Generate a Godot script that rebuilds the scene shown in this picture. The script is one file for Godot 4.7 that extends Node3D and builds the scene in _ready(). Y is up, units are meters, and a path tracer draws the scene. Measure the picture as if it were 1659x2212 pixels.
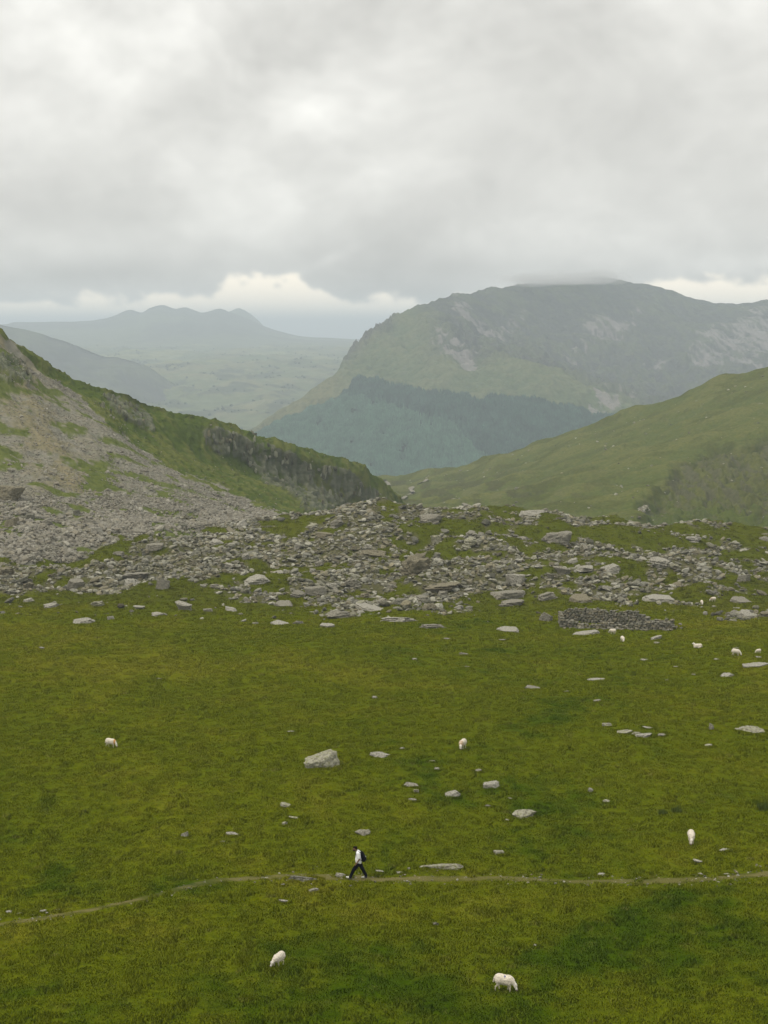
extends Node3D
# Upland valley under low cloud: a sheep meadow, a field of boulders, scree and hills, a mountain with a plantation, far peaks.

const F := 3072.0                 # focal length, in units of a 1659 x 2212 frame
const PITCH := 0.12985            # camera looks 7.44 degrees down
const EYE := Vector3(0.0, 37.0, 0.0)

var noise_a := FastNoiseLite.new()   # broad
var noise_s := FastNoiseLite.new()   # clouds
var noise_b := FastNoiseLite.new()   # plain single octave
var noise_c := FastNoiseLite.new()   # ridged
var rng := RandomNumberGenerator.new()
var M := {}
var taken := {}

func fbm(x: float, y: float) -> float:
	return noise_a.get_noise_2d(x, y)

func fbm3(p: Vector3) -> float:
	return noise_a.get_noise_3d(p.x, p.y, p.z)

func sm(a: float, b: float, x: float) -> float:
	var t := clampf((x - a) / (b - a), 0.0, 1.0)
	return t * t * (3.0 - 2.0 * t)

func table(t: Array, x: float) -> float:
	if x <= t[0][0]: return t[0][1]
	for i in range(1, t.size()):
		if x <= t[i][0]:
			return lerpf(t[i - 1][1], t[i][1], (x - t[i - 1][0]) / (t[i][0] - t[i - 1][0]))
	return t[-1][1]

# direction of a sight line, scaled so that it goes one metre deep
func sight(dx: float, dy: float) -> Vector3:
	var vx := (dx - 829.5) / F
	var vy := (1106.0 - dy) / F
	var c := cos(PITCH)
	var s := sin(PITCH)
	var d := Vector3(vx, vy * c - s, -vy * s - c)
	return d / -d.z

func at(dx: float, dy: float, depth: float) -> Vector3:
	return EYE + sight(dx, dy) * depth

func proj(p: Vector3) -> Vector2:
	var q := p - EYE
	var c := cos(PITCH)
	var s := sin(PITCH)
	var depth := -q.z * c - q.y * s
	var up := q.y * c - q.z * s
	return Vector2(829.5 + F * q.x / depth, 1106.0 - F * up / depth)

# ------------------------------------------------------------------ naming and adding
func numbered(called: String) -> String:
	if not taken.has(called):
		taken[called] = 0
		return called
	taken[called] += 1
	return "%s_%03d" % [called, taken[called]]

func tag(o: Node, label: String, category: String, group := "", kind := "") -> void:
	if label: o.set_meta("label", label)
	if category: o.set_meta("category", category)
	if group: o.set_meta("group", group)
	if kind: o.set_meta("kind", kind)

func put(called: String, mesh: Mesh, mat: Material, parent: Node = null) -> MeshInstance3D:
	var o := MeshInstance3D.new()
	o.name = numbered(called) if parent == null else called
	o.mesh = mesh
	o.material_override = mat
	(self if parent == null else parent).add_child(o, true)
	return o

func structure(called: String, mesh: Mesh, mat: Material) -> MeshInstance3D:
	var o := put(called, mesh, mat)
	o.set_meta("kind", "structure")
	return o

func many(called: String, mesh: Mesh, mat: Material, buf: PackedFloat32Array, parent: Node = null) -> MultiMeshInstance3D:
	var mm := MultiMesh.new()
	mm.transform_format = MultiMesh.TRANSFORM_3D
	mm.use_colors = true
	mm.mesh = mesh
	mm.instance_count = buf.size() / 16
	mm.buffer = buf
	var o := MultiMeshInstance3D.new()
	o.name = numbered(called) if parent == null else called
	o.multimesh = mm
	o.material_override = mat
	o.set_meta("kind", "stuff")
	(self if parent == null else parent).add_child(o, true)
	return o

func add_copy(buf: PackedFloat32Array, b: Basis, p: Vector3, c: Color) -> void:
	buf.append_array(PackedFloat32Array([b.x.x, b.y.x, b.z.x, p.x, b.x.y, b.y.y, b.z.y, p.y, b.x.z, b.y.z, b.z.z, p.z, c.r, c.g, c.b, 1.0]))

# ------------------------------------------------------------------ camera, sky, sun
func cloud_grey(az: float, el: float) -> Color:
	# az, el in degrees; a low broken stratus deck, its base ragged, clear pale air under it
	var a := deg_to_rad(az)
	var p := CLOUD_TURN * Vector3(sin(a) * 57.3, el * 1.5, cos(a) * 57.3)
	var w1 := noise_s.get_noise_3dv(p * 1.7)
	var w2 := noise_s.get_noise_3dv(p * 1.7 + Vector3(70.0, 30.0, 0.0))
	var q := p + Vector3(w1, w2, w1 - w2) * 3.0
	var billow := noise_s.get_noise_3dv(q * 3.6 + Vector3(0.0, 9.0, 0.0))
	var rag := noise_s.get_noise_3dv(q * 9.0 + Vector3(40.0, 80.0, 0.0))
	var torn := noise_s.get_noise_3dv(q * 24.0)
	var g := 0.856 + 0.09 * billow + 0.045 * w1 + 0.06 * rag + 0.03 * torn - 0.055 * sm(3.0, 13.0, el)
	# thin places in the deck, where light comes through, and thick ones
	for b in THIN:
		var qx: float = wrapf(az - b[0], -180.0, 180.0) / b[2]
		var qy: float = (el - b[1] - b[5] * (az - b[0])) / b[3]
		var r: float = qx * qx + qy * qy
		if r < 5.0:
			g += b[4] * exp(-r * 1.3) * (1.0 + 1.5 * billow + 0.8 * rag)
	# ragged base of the deck and the pale gap beneath
	var edge := table(BASE, az) if absf(az) < 17.0 else 1.35
	edge += 0.15 * billow + 0.35 * rag + 0.7 * torn
	g -= 0.012 * (1.0 - sm(0.0, 2.4, el - edge)) * sm(-0.3, 0.1, el - edge)
	var gap := 1.0 - sm(-0.2, 0.14, el - edge)
	var c := Color(g, g * 0.996, g * 0.972)
	return c.lerp(Color(1.16, 1.11, 1.02), gap * 0.97)

const CLOUD_TURN := Basis(Vector3(0.782, 0.436, -0.445), Vector3(-0.548, 0.821, -0.159), Vector3(0.296, 0.368, 0.881))
# azimuth, height, widths, gain, tilt
const THIN := [[-2.6, 8.6, 2.8, 2.0, 0.042, -0.4], [-5.5, 10.8, 3.6, 1.9, 0.042, -0.5], [-10.5, 10.0, 5.0, 3.0, 0.022, 0.0], [-8.0, 6.0, 4.0, 1.6, 0.045, -0.1], [-1.9, 2.75, 1.3, 0.26, 0.11, 0.42], [9.0, 3.6, 6.0, 0.8, 0.03, 0.0], [13.5, 2.4, 4.0, 0.5, 0.06, 0.02],
	[-12.0, 4.4, 5.0, 1.1, -0.04, 0.0], [-11.5, 2.0, 5.0, 0.8, -0.07, 0.05], [9.0, 7.5, 7.0, 3.2, -0.05, 0.0], [2.8, 2.3, 3.2, 0.5, -0.045, 0.0]]
const BASE := [[-17.0, 0.9], [-15.1, 0.85], [-11.8, 1.0], [-8.0, 1.2], [-6.4, 1.55], [-5.3, 1.85], [-4.6, 2.0], [-3.6, 2.05], [-3.2, 1.85], [-2.9, 1.45], [-1.3, 1.3], [1.5, 1.3], [3.5, 1.25], [6.0, 1.0], [9.0, 0.9], [10.6, 1.7], [13.0, 1.95], [15.1, 1.75], [17.0, 1.3]]

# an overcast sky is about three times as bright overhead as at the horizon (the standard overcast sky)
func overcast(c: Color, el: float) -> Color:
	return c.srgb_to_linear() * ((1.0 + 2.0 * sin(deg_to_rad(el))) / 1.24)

func sky_panorama() -> ImageTexture:
	var w := 4096
	var h := 2048
	var low := 330                                   # rows above the horizon at full detail
	var data := PackedFloat32Array()
	data.resize(w * low * 3)
	var n := 0
	for j in low:
		var el := (low - j - 0.5) / h * 180.0
		for i in w:
			var az := wrapf((i + 0.5) / w * 360.0, -180.0, 180.0)      # the panorama's edge lies ahead, along -z
			if absf(az) > 20.0 and i % 4 != 0:            # a coarser sampling of the same clouds to the sides
				data[n] = data[n - 3]
				data[n + 1] = data[n - 2]
				data[n + 2] = data[n - 1]
			else:
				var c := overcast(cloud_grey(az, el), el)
				data[n] = c.r
				data[n + 1] = c.g
				data[n + 2] = c.b
			n += 3
	var strip := Image.create_from_data(w, low, false, Image.FORMAT_RGBF, data.to_byte_array())
	var rows := (h / 2 - low) / 6 + 1
	var high := Image.create(w / 16, rows, false, Image.FORMAT_RGBF)
	for j in rows:
		var el := 90.0 - (j + 0.5) / rows * (90.0 - low * 180.0 / h)
		for i in w / 16:
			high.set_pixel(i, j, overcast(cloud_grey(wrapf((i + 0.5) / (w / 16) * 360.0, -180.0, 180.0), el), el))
	high.resize(w, h / 2 - low, Image.INTERPOLATE_BILINEAR)
	var im := Image.create(w, h, false, Image.FORMAT_RGBF)
	im.fill(Color(0.08, 0.09, 0.06))
	im.blit_rect(high, Rect2i(0, 0, w, h / 2 - low), Vector2i(0, 0))
	im.blit_rect(strip, Rect2i(0, 0, w, low), Vector2i(0, h / 2 - low))
	return ImageTexture.create_from_image(im)

func _ready() -> void:
	noise_a.seed = 11
	noise_a.frequency = 0.02
	noise_a.fractal_type = FastNoiseLite.FRACTAL_FBM
	noise_a.fractal_octaves = 4
	noise_b.seed = 5
	noise_b.frequency = 0.02
	noise_b.fractal_type = FastNoiseLite.FRACTAL_NONE
	noise_c.seed = 23
	noise_c.frequency = 0.02
	noise_c.fractal_type = FastNoiseLite.FRACTAL_RIDGED
	noise_c.fractal_octaves = 3
	noise_s.seed = 77
	noise_s.frequency = 0.02
	noise_s.fractal_type = FastNoiseLite.FRACTAL_FBM
	noise_s.fractal_octaves = 6
	noise_s.fractal_gain = 0.52
	rng.seed = 2024
	var cam := Camera3D.new()
	cam.name = "camera"
	cam.fov = rad_to_deg(2.0 * atan(1106.0 / F))
	cam.near = 0.5
	cam.far = 400000.0
	cam.position = EYE
	cam.rotation.x = -PITCH
	add_child(cam)
	cam.make_current()
	var env := Environment.new()
	env.background_mode = Environment.BG_SKY
	var sky := Sky.new()
	var pano := PanoramaSkyMaterial.new()
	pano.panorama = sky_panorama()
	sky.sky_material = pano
	env.sky = sky
	env.tonemap_mode = Environment.TONE_MAPPER_LINEAR
	env.tonemap_exposure = 1.18
	env.fog_enabled = true
	env.fog_density = 0.00019
	env.fog_light_color = Color(0.868, 0.921, 0.962)
	env.sdfgi_enabled = true
	env.ssao_enabled = true
	env.ssil_enabled = true
	env.volumetric_fog_enabled = true      # for the wisp of cloud on the summit
	env.volumetric_fog_density = 0.0
	var we := WorldEnvironment.new()
	we.name = "world_environment"
	we.environment = env
	add_child(we)
	var sun := DirectionalLight3D.new()
	sun.name = "sun"
	sun.light_energy = 0.5
	sun.light_angular_distance = 24.0
	sun.light_color = Color(1.0, 0.96, 0.9)
	sun.shadow_enabled = true
	sun.rotation_degrees = Vector3(-52.0, -58.0, 0.0)
	add_child(sun)
	var t0 := Time.get_ticks_msec()
	materials()
	print("materials ", Time.get_ticks_msec() - t0)
	land()
	print("land ", Time.get_ticks_msec() - t0)
	forest()
	print("forest ", Time.get_ticks_msec() - t0)
	stones()
	print("stones ", Time.get_ticks_msec() - t0)
	sheepfold()
	print("sheepfold ", Time.get_ticks_msec() - t0)
	animals()
	walker()
	print("figures ", Time.get_ticks_msec() - t0)
	grass()
	print("grass ", Time.get_ticks_msec() - t0)

# ------------------------------------------------------------------ materials
func ntex(seed_: int, freq: float, ramp: Array, size := 512, octaves := 4, cellular := false) -> NoiseTexture2D:
	var n := FastNoiseLite.new()
	n.seed = seed_
	n.frequency = freq
	n.fractal_octaves = octaves
	if cellular:
		n.noise_type = FastNoiseLite.TYPE_CELLULAR
	var g := Gradient.new()
	g.offsets = PackedFloat32Array(ramp.map(func(r): return r[0]))
	g.colors = PackedColorArray(ramp.map(func(r): return (r[1] as Color).linear_to_srgb()))
	var t := NoiseTexture2D.new()
	t.width = size
	t.height = size
	t.seamless = true
	t.noise = n
	t.color_ramp = g
	return t

func mat(called: String, tint: Color, tex: Texture2D, metres: float, bump: Texture2D = null, relief := 0.0, vertex := true) -> StandardMaterial3D:
	var m := StandardMaterial3D.new()
	m.resource_name = called
	m.albedo_color = tint.linear_to_srgb()
	m.vertex_color_use_as_albedo = vertex
	m.roughness = 0.95
	m.metallic_specular = 0.25
	if tex:
		m.albedo_texture = tex
		m.uv1_triplanar = true
		m.uv1_world_triplanar = true
		m.uv1_scale = Vector3.ONE / metres
	if bump:
		m.heightmap_enabled = true
		m.heightmap_texture = bump
		m.heightmap_scale = relief
	return m

func grey(v: float) -> Color:
	return Color(v, v, v)

func materials() -> void:
	var bump_fine := ntex(3, 0.02, [[0.0, grey(0)], [1.0, grey(1)]], 512, 5)
	var turf := ntex(7, 0.015, [[0.15, Color(0.55, 0.62, 0.5)], [0.5, Color(0.82, 0.86, 0.8)], [0.85, Color(1.0, 1.0, 0.92)]], 1024, 6)
	M.turf = mat("turf", grey(0.62), turf, 6.0, bump_fine, 6.0)
	M.fell = mat("fell_grass", grey(0.68), turf, 34.0, bump_fine, 60.0)
	M.mountain = mat("mountain_cover", grey(0.72), turf, 190.0, bump_fine, 500.0)
	for k in ["turf", "fell", "mountain"]: M[k].specular_mode = BaseMaterial3D.SPECULAR_DISABLED
	M.far = mat("far_land", grey(0.8), turf, 900.0)
	var lichen := ntex(19, 0.022, [[0.2, Color(0.24, 0.235, 0.2)], [0.4, Color(0.6, 0.59, 0.55)], [0.58, Color(0.82, 0.815, 0.79)], [0.8, Color(1.0, 1.0, 0.97)]], 1024, 6)
	M.rock = mat("slate_rock", Color.WHITE, lichen, 3.1, bump_fine, 9.0)
	var mossy := ntex(29, 0.012, [[0.25, Color(0.32, 0.31, 0.26)], [0.45, Color(0.8, 0.79, 0.75)], [0.6, Color(0.98, 0.98, 0.94)], [0.72, Color(0.48, 0.5, 0.26)]], 1024, 6)
	M.mossy_rock = mat("mossy_rock", Color.WHITE, mossy, 4.3, bump_fine, 9.0)
	M.gravel = mat("path_gravel", grey(0.7), ntex(41, 0.06, [[0.2, Color(0.5, 0.47, 0.4)], [0.8, Color(1, 1, 1)]], 512, 4), 1.7, bump_fine, 3.0)
	M.blade = mat("grass_blade", Color.WHITE, null, 1.0)
	M.blade.specular_mode = BaseMaterial3D.SPECULAR_DISABLED
	M.blade.backlight_enabled = true
	M.blade.backlight = Color(0.3, 0.34, 0.12)
	M.needle = mat("conifer_needles", Color.WHITE, null, 1.0)
	var wool := ntex(51, 0.05, [[0.2, Color(0.78, 0.76, 0.72)], [0.8, Color(1, 1, 1)]], 256, 4)
	M.wool = mat("wool", Color.WHITE, wool, 0.5, bump_fine, 2.0)
	M.cloth = mat("cloth", Color.WHITE, null, 1.0)
	M.cloth.roughness = 1.0
	M.cloth.metallic_specular = 0.12
	var sea := StandardMaterial3D.new()
	sea.resource_name = "sea_water"
	sea.albedo_color = Color(0.05, 0.075, 0.085).linear_to_srgb()
	sea.roughness = 0.35
	M.sea = sea

# ------------------------------------------------------------------ ground near by, as a height over x and depth
const PROFILE := [[10.0, -21.0], [30.0, -24.2], [45.0, -26.3], [56.0, -27.4], [64.0, -28.3], [69.5, -28.95], [74.0, -29.1], [80.0, -29.25], [97.0, -29.8], [120.0, -31.5], [150.0, -34.0], [170.0, -36.0], [190.0, -37.0], [215.0, -36.6], [245.0, -35.3], [272.0, -34.4], [285.0, -36.2], [310.0, -41.0], [350.0, -52.0], [430.0, -68.0], [600.0, -95.0]]
const CREST := [[-90.0, -4.2], [-60.0, -4.0], [-30.0, -3.6], [-15.0, -2.7], [-9.0, -0.6], [2.0, 0.0], [15.0, -1.0], [29.0, -1.7], [38.0, -2.5], [51.0, -3.4], [60.0, -4.8], [90.0, -5.0]]
var profile_at := PackedFloat32Array()
var crest_at := PackedFloat32Array()

func fill_tables() -> void:
	for i in 1201:
		var d := i * 0.5
		var s := 0.0
		for k in range(-4, 5):
			s += table(PROFILE, d + k * 1.2)
		profile_at.append(s / 9.0)
	for i in 401:
		var s := 0.0
		for k in range(-4, 5):
			s += table(CREST, i - 200.0 + k * 1.0)
		crest_at.append(s / 9.0)

func ground(x: float, z: float) -> float:
	var d := clampf(-z, 0.0, 599.0)
	var i := int(d * 2.0)
	var y := lerpf(profile_at[i], profile_at[i + 1], d * 2.0 - i)
	var cx := clampf(x, -199.0, 198.0) + 200.0
	var ci := int(cx)
	y += lerpf(crest_at[ci], crest_at[ci + 1], cx - ci) * sm(185.0, 265.0, d)
	# swells of the meadow, hummocks under the boulders
	y += noise_b.get_noise_2d(x * 1.3 + 40.0, z * 1.1) * 0.65 * sm(20.0, 60.0, d)
	y += fbm(x * 5.0, z * 5.0 + 70.0) * 0.2
	var rough := sm(180.0, 205.0, d)
	if rough > 0.0:
		y += rough * (fbm(x * 2.6 + 9.0, z * 2.6) * 2.5 + noise_c.get_noise_2d(x * 2.0, z * 2.0) * 0.5)
	return EYE.y + y

func hit(dx: float, dy: float) -> Vector3:
	var s := sight(dx, dy)
	var lo := 25.0
	var d := 25.0
	while d < 420.0:
		var p := EYE + s * d
		if p.y < ground(p.x, p.z):
			break
		lo = d
		d += 1.5
	for k in 12:
		var m := (lo + d) * 0.5
		var p := EYE + s * m
		if p.y < ground(p.x, p.z): d = m
		else: lo = m
	var q := EYE + s * d
	q.y = ground(q.x, q.z)
	return q

func ground_normal(x: float, z: float) -> Vector3:
	var e := 0.6
	return Vector3(ground(x - e, z) - ground(x + e, z), 2.0 * e, ground(x, z - e) - ground(x, z + e)).normalized()

# how stony the ground is at a place: 0 turf, 1 all boulders
func stony(x: float, z: float) -> float:
	var d := -z
	var w := fbm(x * 3.0 + 5.0, z * 3.0)
	var dd := d + w * 16.0
	var near := 197.0 - 17.0 * exp(-pow((x - 0.0) / 13.0, 2.0)) - 5.0 * exp(-pow((x - 32.0) / 12.0, 2.0)) + 10.0 * sm(44.0, 60.0, x)
	var band := sm(near - 4.0, near + 5.0, dd) * (1.0 - sm(286.0, 300.0, d))
	var patch := 0.7 * fbm(x * 2.6 + 200.0, z * 2.0) + 0.7 * fbm(x * 8.0, z * 7.0 + 30.0)
	var need := -0.21 + 0.2 * sm(-8.0, 30.0, x) + 0.13 * sm(228.0, 258.0, d) * sm(-30.0, 0.0, x)
	need += 0.25 * sm(55.0, 72.0, x) * sm(225.0, 250.0, d)
	if x < -42.0: need += 0.75 * sm(220.0, 228.0, d) * (1.0 - sm(244.0, 252.0, d)) * sm(-42.0, -50.0, x)
	var v := band * sm(need - 0.06, need + 0.09, patch)
	var strip := 1.0 - sm(2.0, 5.0, absf(d - 176.0 - (x - 45.0) * 0.12 + w * 6.0))      # a line of stones right of the fold
	return maxf(v, strip * sm(40.0, 46.0, x) * 0.75)

# colour of the turf (linear base colour)
func turf_color(x: float, z: float) -> Color:
	var d := -z
	var broad := noise_a.get_noise_2d(x * 0.9 + 30.0, z * 0.55)
	var mid := noise_a.get_noise_2d(x * 4.2, z * 3.4 + 210.0)
	var small := noise_b.get_noise_2d(x * 34.0, z * 26.0)
	var patch := noise_a.get_noise_2d(x * 13.0 + 500.0, z * 9.0)
	var t := 0.58 + 0.46 * broad + 0.46 * mid + 0.24 * patch + 0.13 * small
	t += 0.16 * sm(85.0, 150.0, d) - 0.34 * sm(73.0, 60.0, d + 12.0 * mid)
	var lush := Color(0.052, 0.086, 0.003)
	var common := Color(0.111, 0.129, 0.004)
	var dry := Color(0.158, 0.157, 0.01)
	var c := lush.lerp(common, sm(0.0, 0.5, t)).lerp(dry, sm(0.55, 1.25, t))
	var moss := sm(170.0, 195.0, d)
	return c.lerp(Color(0.092, 0.102, 0.014), 0.75 * moss) * 1.2

func path_depth(x: float) -> float:
	return 71.9 - 6.6 * sm(-4.0, -19.5, x) + 0.2 * sin(x * 0.33) + fbm(x * 3.0, 700.0) * 0.6

func surface_grid(nu: int, nv: int, pos: PackedVector3Array, col: PackedColorArray) -> ArrayMesh:
	var nrm := PackedVector3Array()
	nrm.resize(pos.size())
	var flip := (pos[1] - pos[0]).cross(pos[nu] - pos[0]).y < 0.0
	var way := -1.0 if flip else 1.0
	for j in nv:
		for i in nu:
			var a := pos[j * nu + mini(i + 1, nu - 1)] - pos[j * nu + maxi(i - 1, 0)]
			var b := pos[mini(j + 1, nv - 1) * nu + i] - pos[maxi(j - 1, 0) * nu + i]
			nrm[j * nu + i] = a.cross(b).normalized() * way
	var idx := PackedInt32Array()
	idx.resize((nu - 1) * (nv - 1) * 6)
	var k := 0
	for j in nv - 1:
		for i in nu - 1:
			var q := j * nu + i
			if flip:
				idx[k] = q; idx[k + 1] = q + 1; idx[k + 2] = q + nu
				idx[k + 3] = q + 1; idx[k + 4] = q + nu + 1; idx[k + 5] = q + nu
			else:
				idx[k] = q; idx[k + 1] = q + nu; idx[k + 2] = q + 1
				idx[k + 3] = q + 1; idx[k + 4] = q + nu; idx[k + 5] = q + nu + 1
			k += 6
	var arr := []
	arr.resize(Mesh.ARRAY_MAX)
	arr[Mesh.ARRAY_VERTEX] = pos
	arr[Mesh.ARRAY_NORMAL] = nrm
	arr[Mesh.ARRAY_COLOR] = col
	arr[Mesh.ARRAY_INDEX] = idx
	var m := ArrayMesh.new()
	m.add_surface_from_arrays(Mesh.PRIMITIVE_TRIANGLES, arr)
	return m

# ------------------------------------------------------------------ hills as sheets over a net of control points
class Sheet:
	var nu := 0
	var nv := 0
	var pos := PackedVector3Array()
	func point(u: float, v: float) -> Vector3:
		var i := clampi(int(u * (nu - 1)), 0, nu - 2)
		var j := clampi(int(v * (nv - 1)), 0, nv - 2)
		var fu := u * (nu - 1) - i
		var fv := v * (nv - 1) - j
		var a := pos[j * nu + i].lerp(pos[j * nu + i + 1], fu)
		return a.lerp(pos[(j + 1) * nu + i].lerp(pos[(j + 1) * nu + i + 1], fu), fv)
	func normal(u: float, v: float) -> Vector3:
		var e := 0.004
		var a := point(clampf(u + e, 0, 1), v) - point(clampf(u - e, 0, 1), v)
		var b := point(u, clampf(v + e, 0, 1)) - point(u, clampf(v - e, 0, 1))
		var n := a.cross(b).normalized()
		return n if n.y >= 0.0 else -n

func cr(a: Vector3, b: Vector3, c: Vector3, d: Vector3, t: float) -> Vector3:
	return b + 0.5 * t * (c - a + t * (2.0 * a - 5.0 * b + 4.0 * c - d + t * (3.0 * (b - c) + d - a)))

func sheet(cols: Array, nu: int, nv: int) -> Sheet:
	# cols: for each station along the hill, its points from the foot up and over the back
	var s := Sheet.new()
	s.nu = nu
	s.nv = nv
	s.pos.resize(nu * nv)
	var nc := cols.size()
	var nr: int = cols[0].size()
	for i in nu:
		var t := float(i) / (nu - 1) * (nc - 1)
		var k := mini(int(t), nc - 2)
		var line: Array[Vector3] = []
		for r in nr:
			line.append(cr(cols[maxi(k - 1, 0)][r], cols[k][r], cols[k + 1][r], cols[mini(k + 2, nc - 1)][r], t - k))
		for j in nv:
			var q := float(j) / (nv - 1) * (nr - 1)
			var m := mini(int(q), nr - 2)
			s.pos[j * nu + i] = cr(line[maxi(m - 1, 0)], line[m], line[m + 1], line[mini(m + 2, nr - 1)], q - m)
	return s

func over_the_back(p: Vector3, dx: float, dy: float, dz: float) -> Vector3:
	return p + Vector3(dx, dy, dz)

func inside(poly: PackedVector2Array, p: Vector2) -> bool:
	return Geometry2D.is_point_in_polygon(p, poly)

var left_hill: Sheet
var right_hill: Sheet
var mountain: Sheet
var valley: Sheet
var scree_edge: PackedVector2Array
var crag_zones: Array = []
var forest_zone: PackedVector2Array

func land() -> void:
	fill_tables()
	near_ground()
	build_left_hill()
	build_right_hill()
	build_mountain()
	build_far()

func near_ground() -> void:
	var nu := 460
	var nv := 620
	var pos := PackedVector3Array()
	var col := PackedColorArray()
	pos.resize(nu * nv)
	col.resize(nu * nv)
	for j in nv:
		var d := 26.0 * pow(520.0 / 26.0, float(j) / (nv - 1))
		for i in nu:
			var x := (float(i) / (nu - 1) - 0.5) * 2.0 * (8.0 + 0.36 * d)
			var q := j * nu + i
			pos[q] = Vector3(x, ground(x, -d), -d)
			var c := turf_color(x, -d)
			if d > 165.0 and d < 305.0:
				var s := stony(x, -d)
				if s > 0.02:
					var e := 0.5 + noise_a.get_noise_2d(x * 20.0, d * 20.0)
					c = c.lerp(Color(0.15, 0.13, 0.09) * (0.8 + 0.5 * e), 0.75 * s * sm(0.1, 0.6, e + s * 0.4))
			col[q] = c
	structure("meadow_ground", surface_grid(nu, nv, pos, col), M.turf)
	# the footpath: trodden earth and gravel, ragged where the turf grows in
	var pu := 420
	var pv := 13
	pos = PackedVector3Array()
	col = PackedColorArray()
	for j in pv:
		for i in pu:
			var x := lerpf(-24.0, 26.0, float(i) / (pu - 1))
			var e := float(j) / (pv - 1) * 2.0 - 1.0
			var half := 0.56 + 0.35 * fbm(x * 9.0, 40.0 + signf(e) * 30.0)
			var d := path_depth(x) + e * half
			var edge := absf(e)
			pos.append(Vector3(x, ground(x, -d) + 0.03 - 0.09 * edge * edge * edge, -d))
			var g := noise_a.get_noise_2d(x * 22.0, d * 40.0)
			var turfy := sm(0.15, 1.0, edge + g * 1.1) + 0.6 * sm(-2.0, -9.0, x) * sm(-0.35, 0.3, g) + 0.4 * sm(-0.1, 0.25, fbm(x * 6.0, d * 6.0 + 77.0))
			col.append(Color(0.215, 0.195, 0.068).lerp(turf_color(x, -d) * 0.75, clampf(turfy, 0.0, 0.95)))
	structure("footpath", surface_grid(pu, pv, pos, col), M.gravel)

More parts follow.
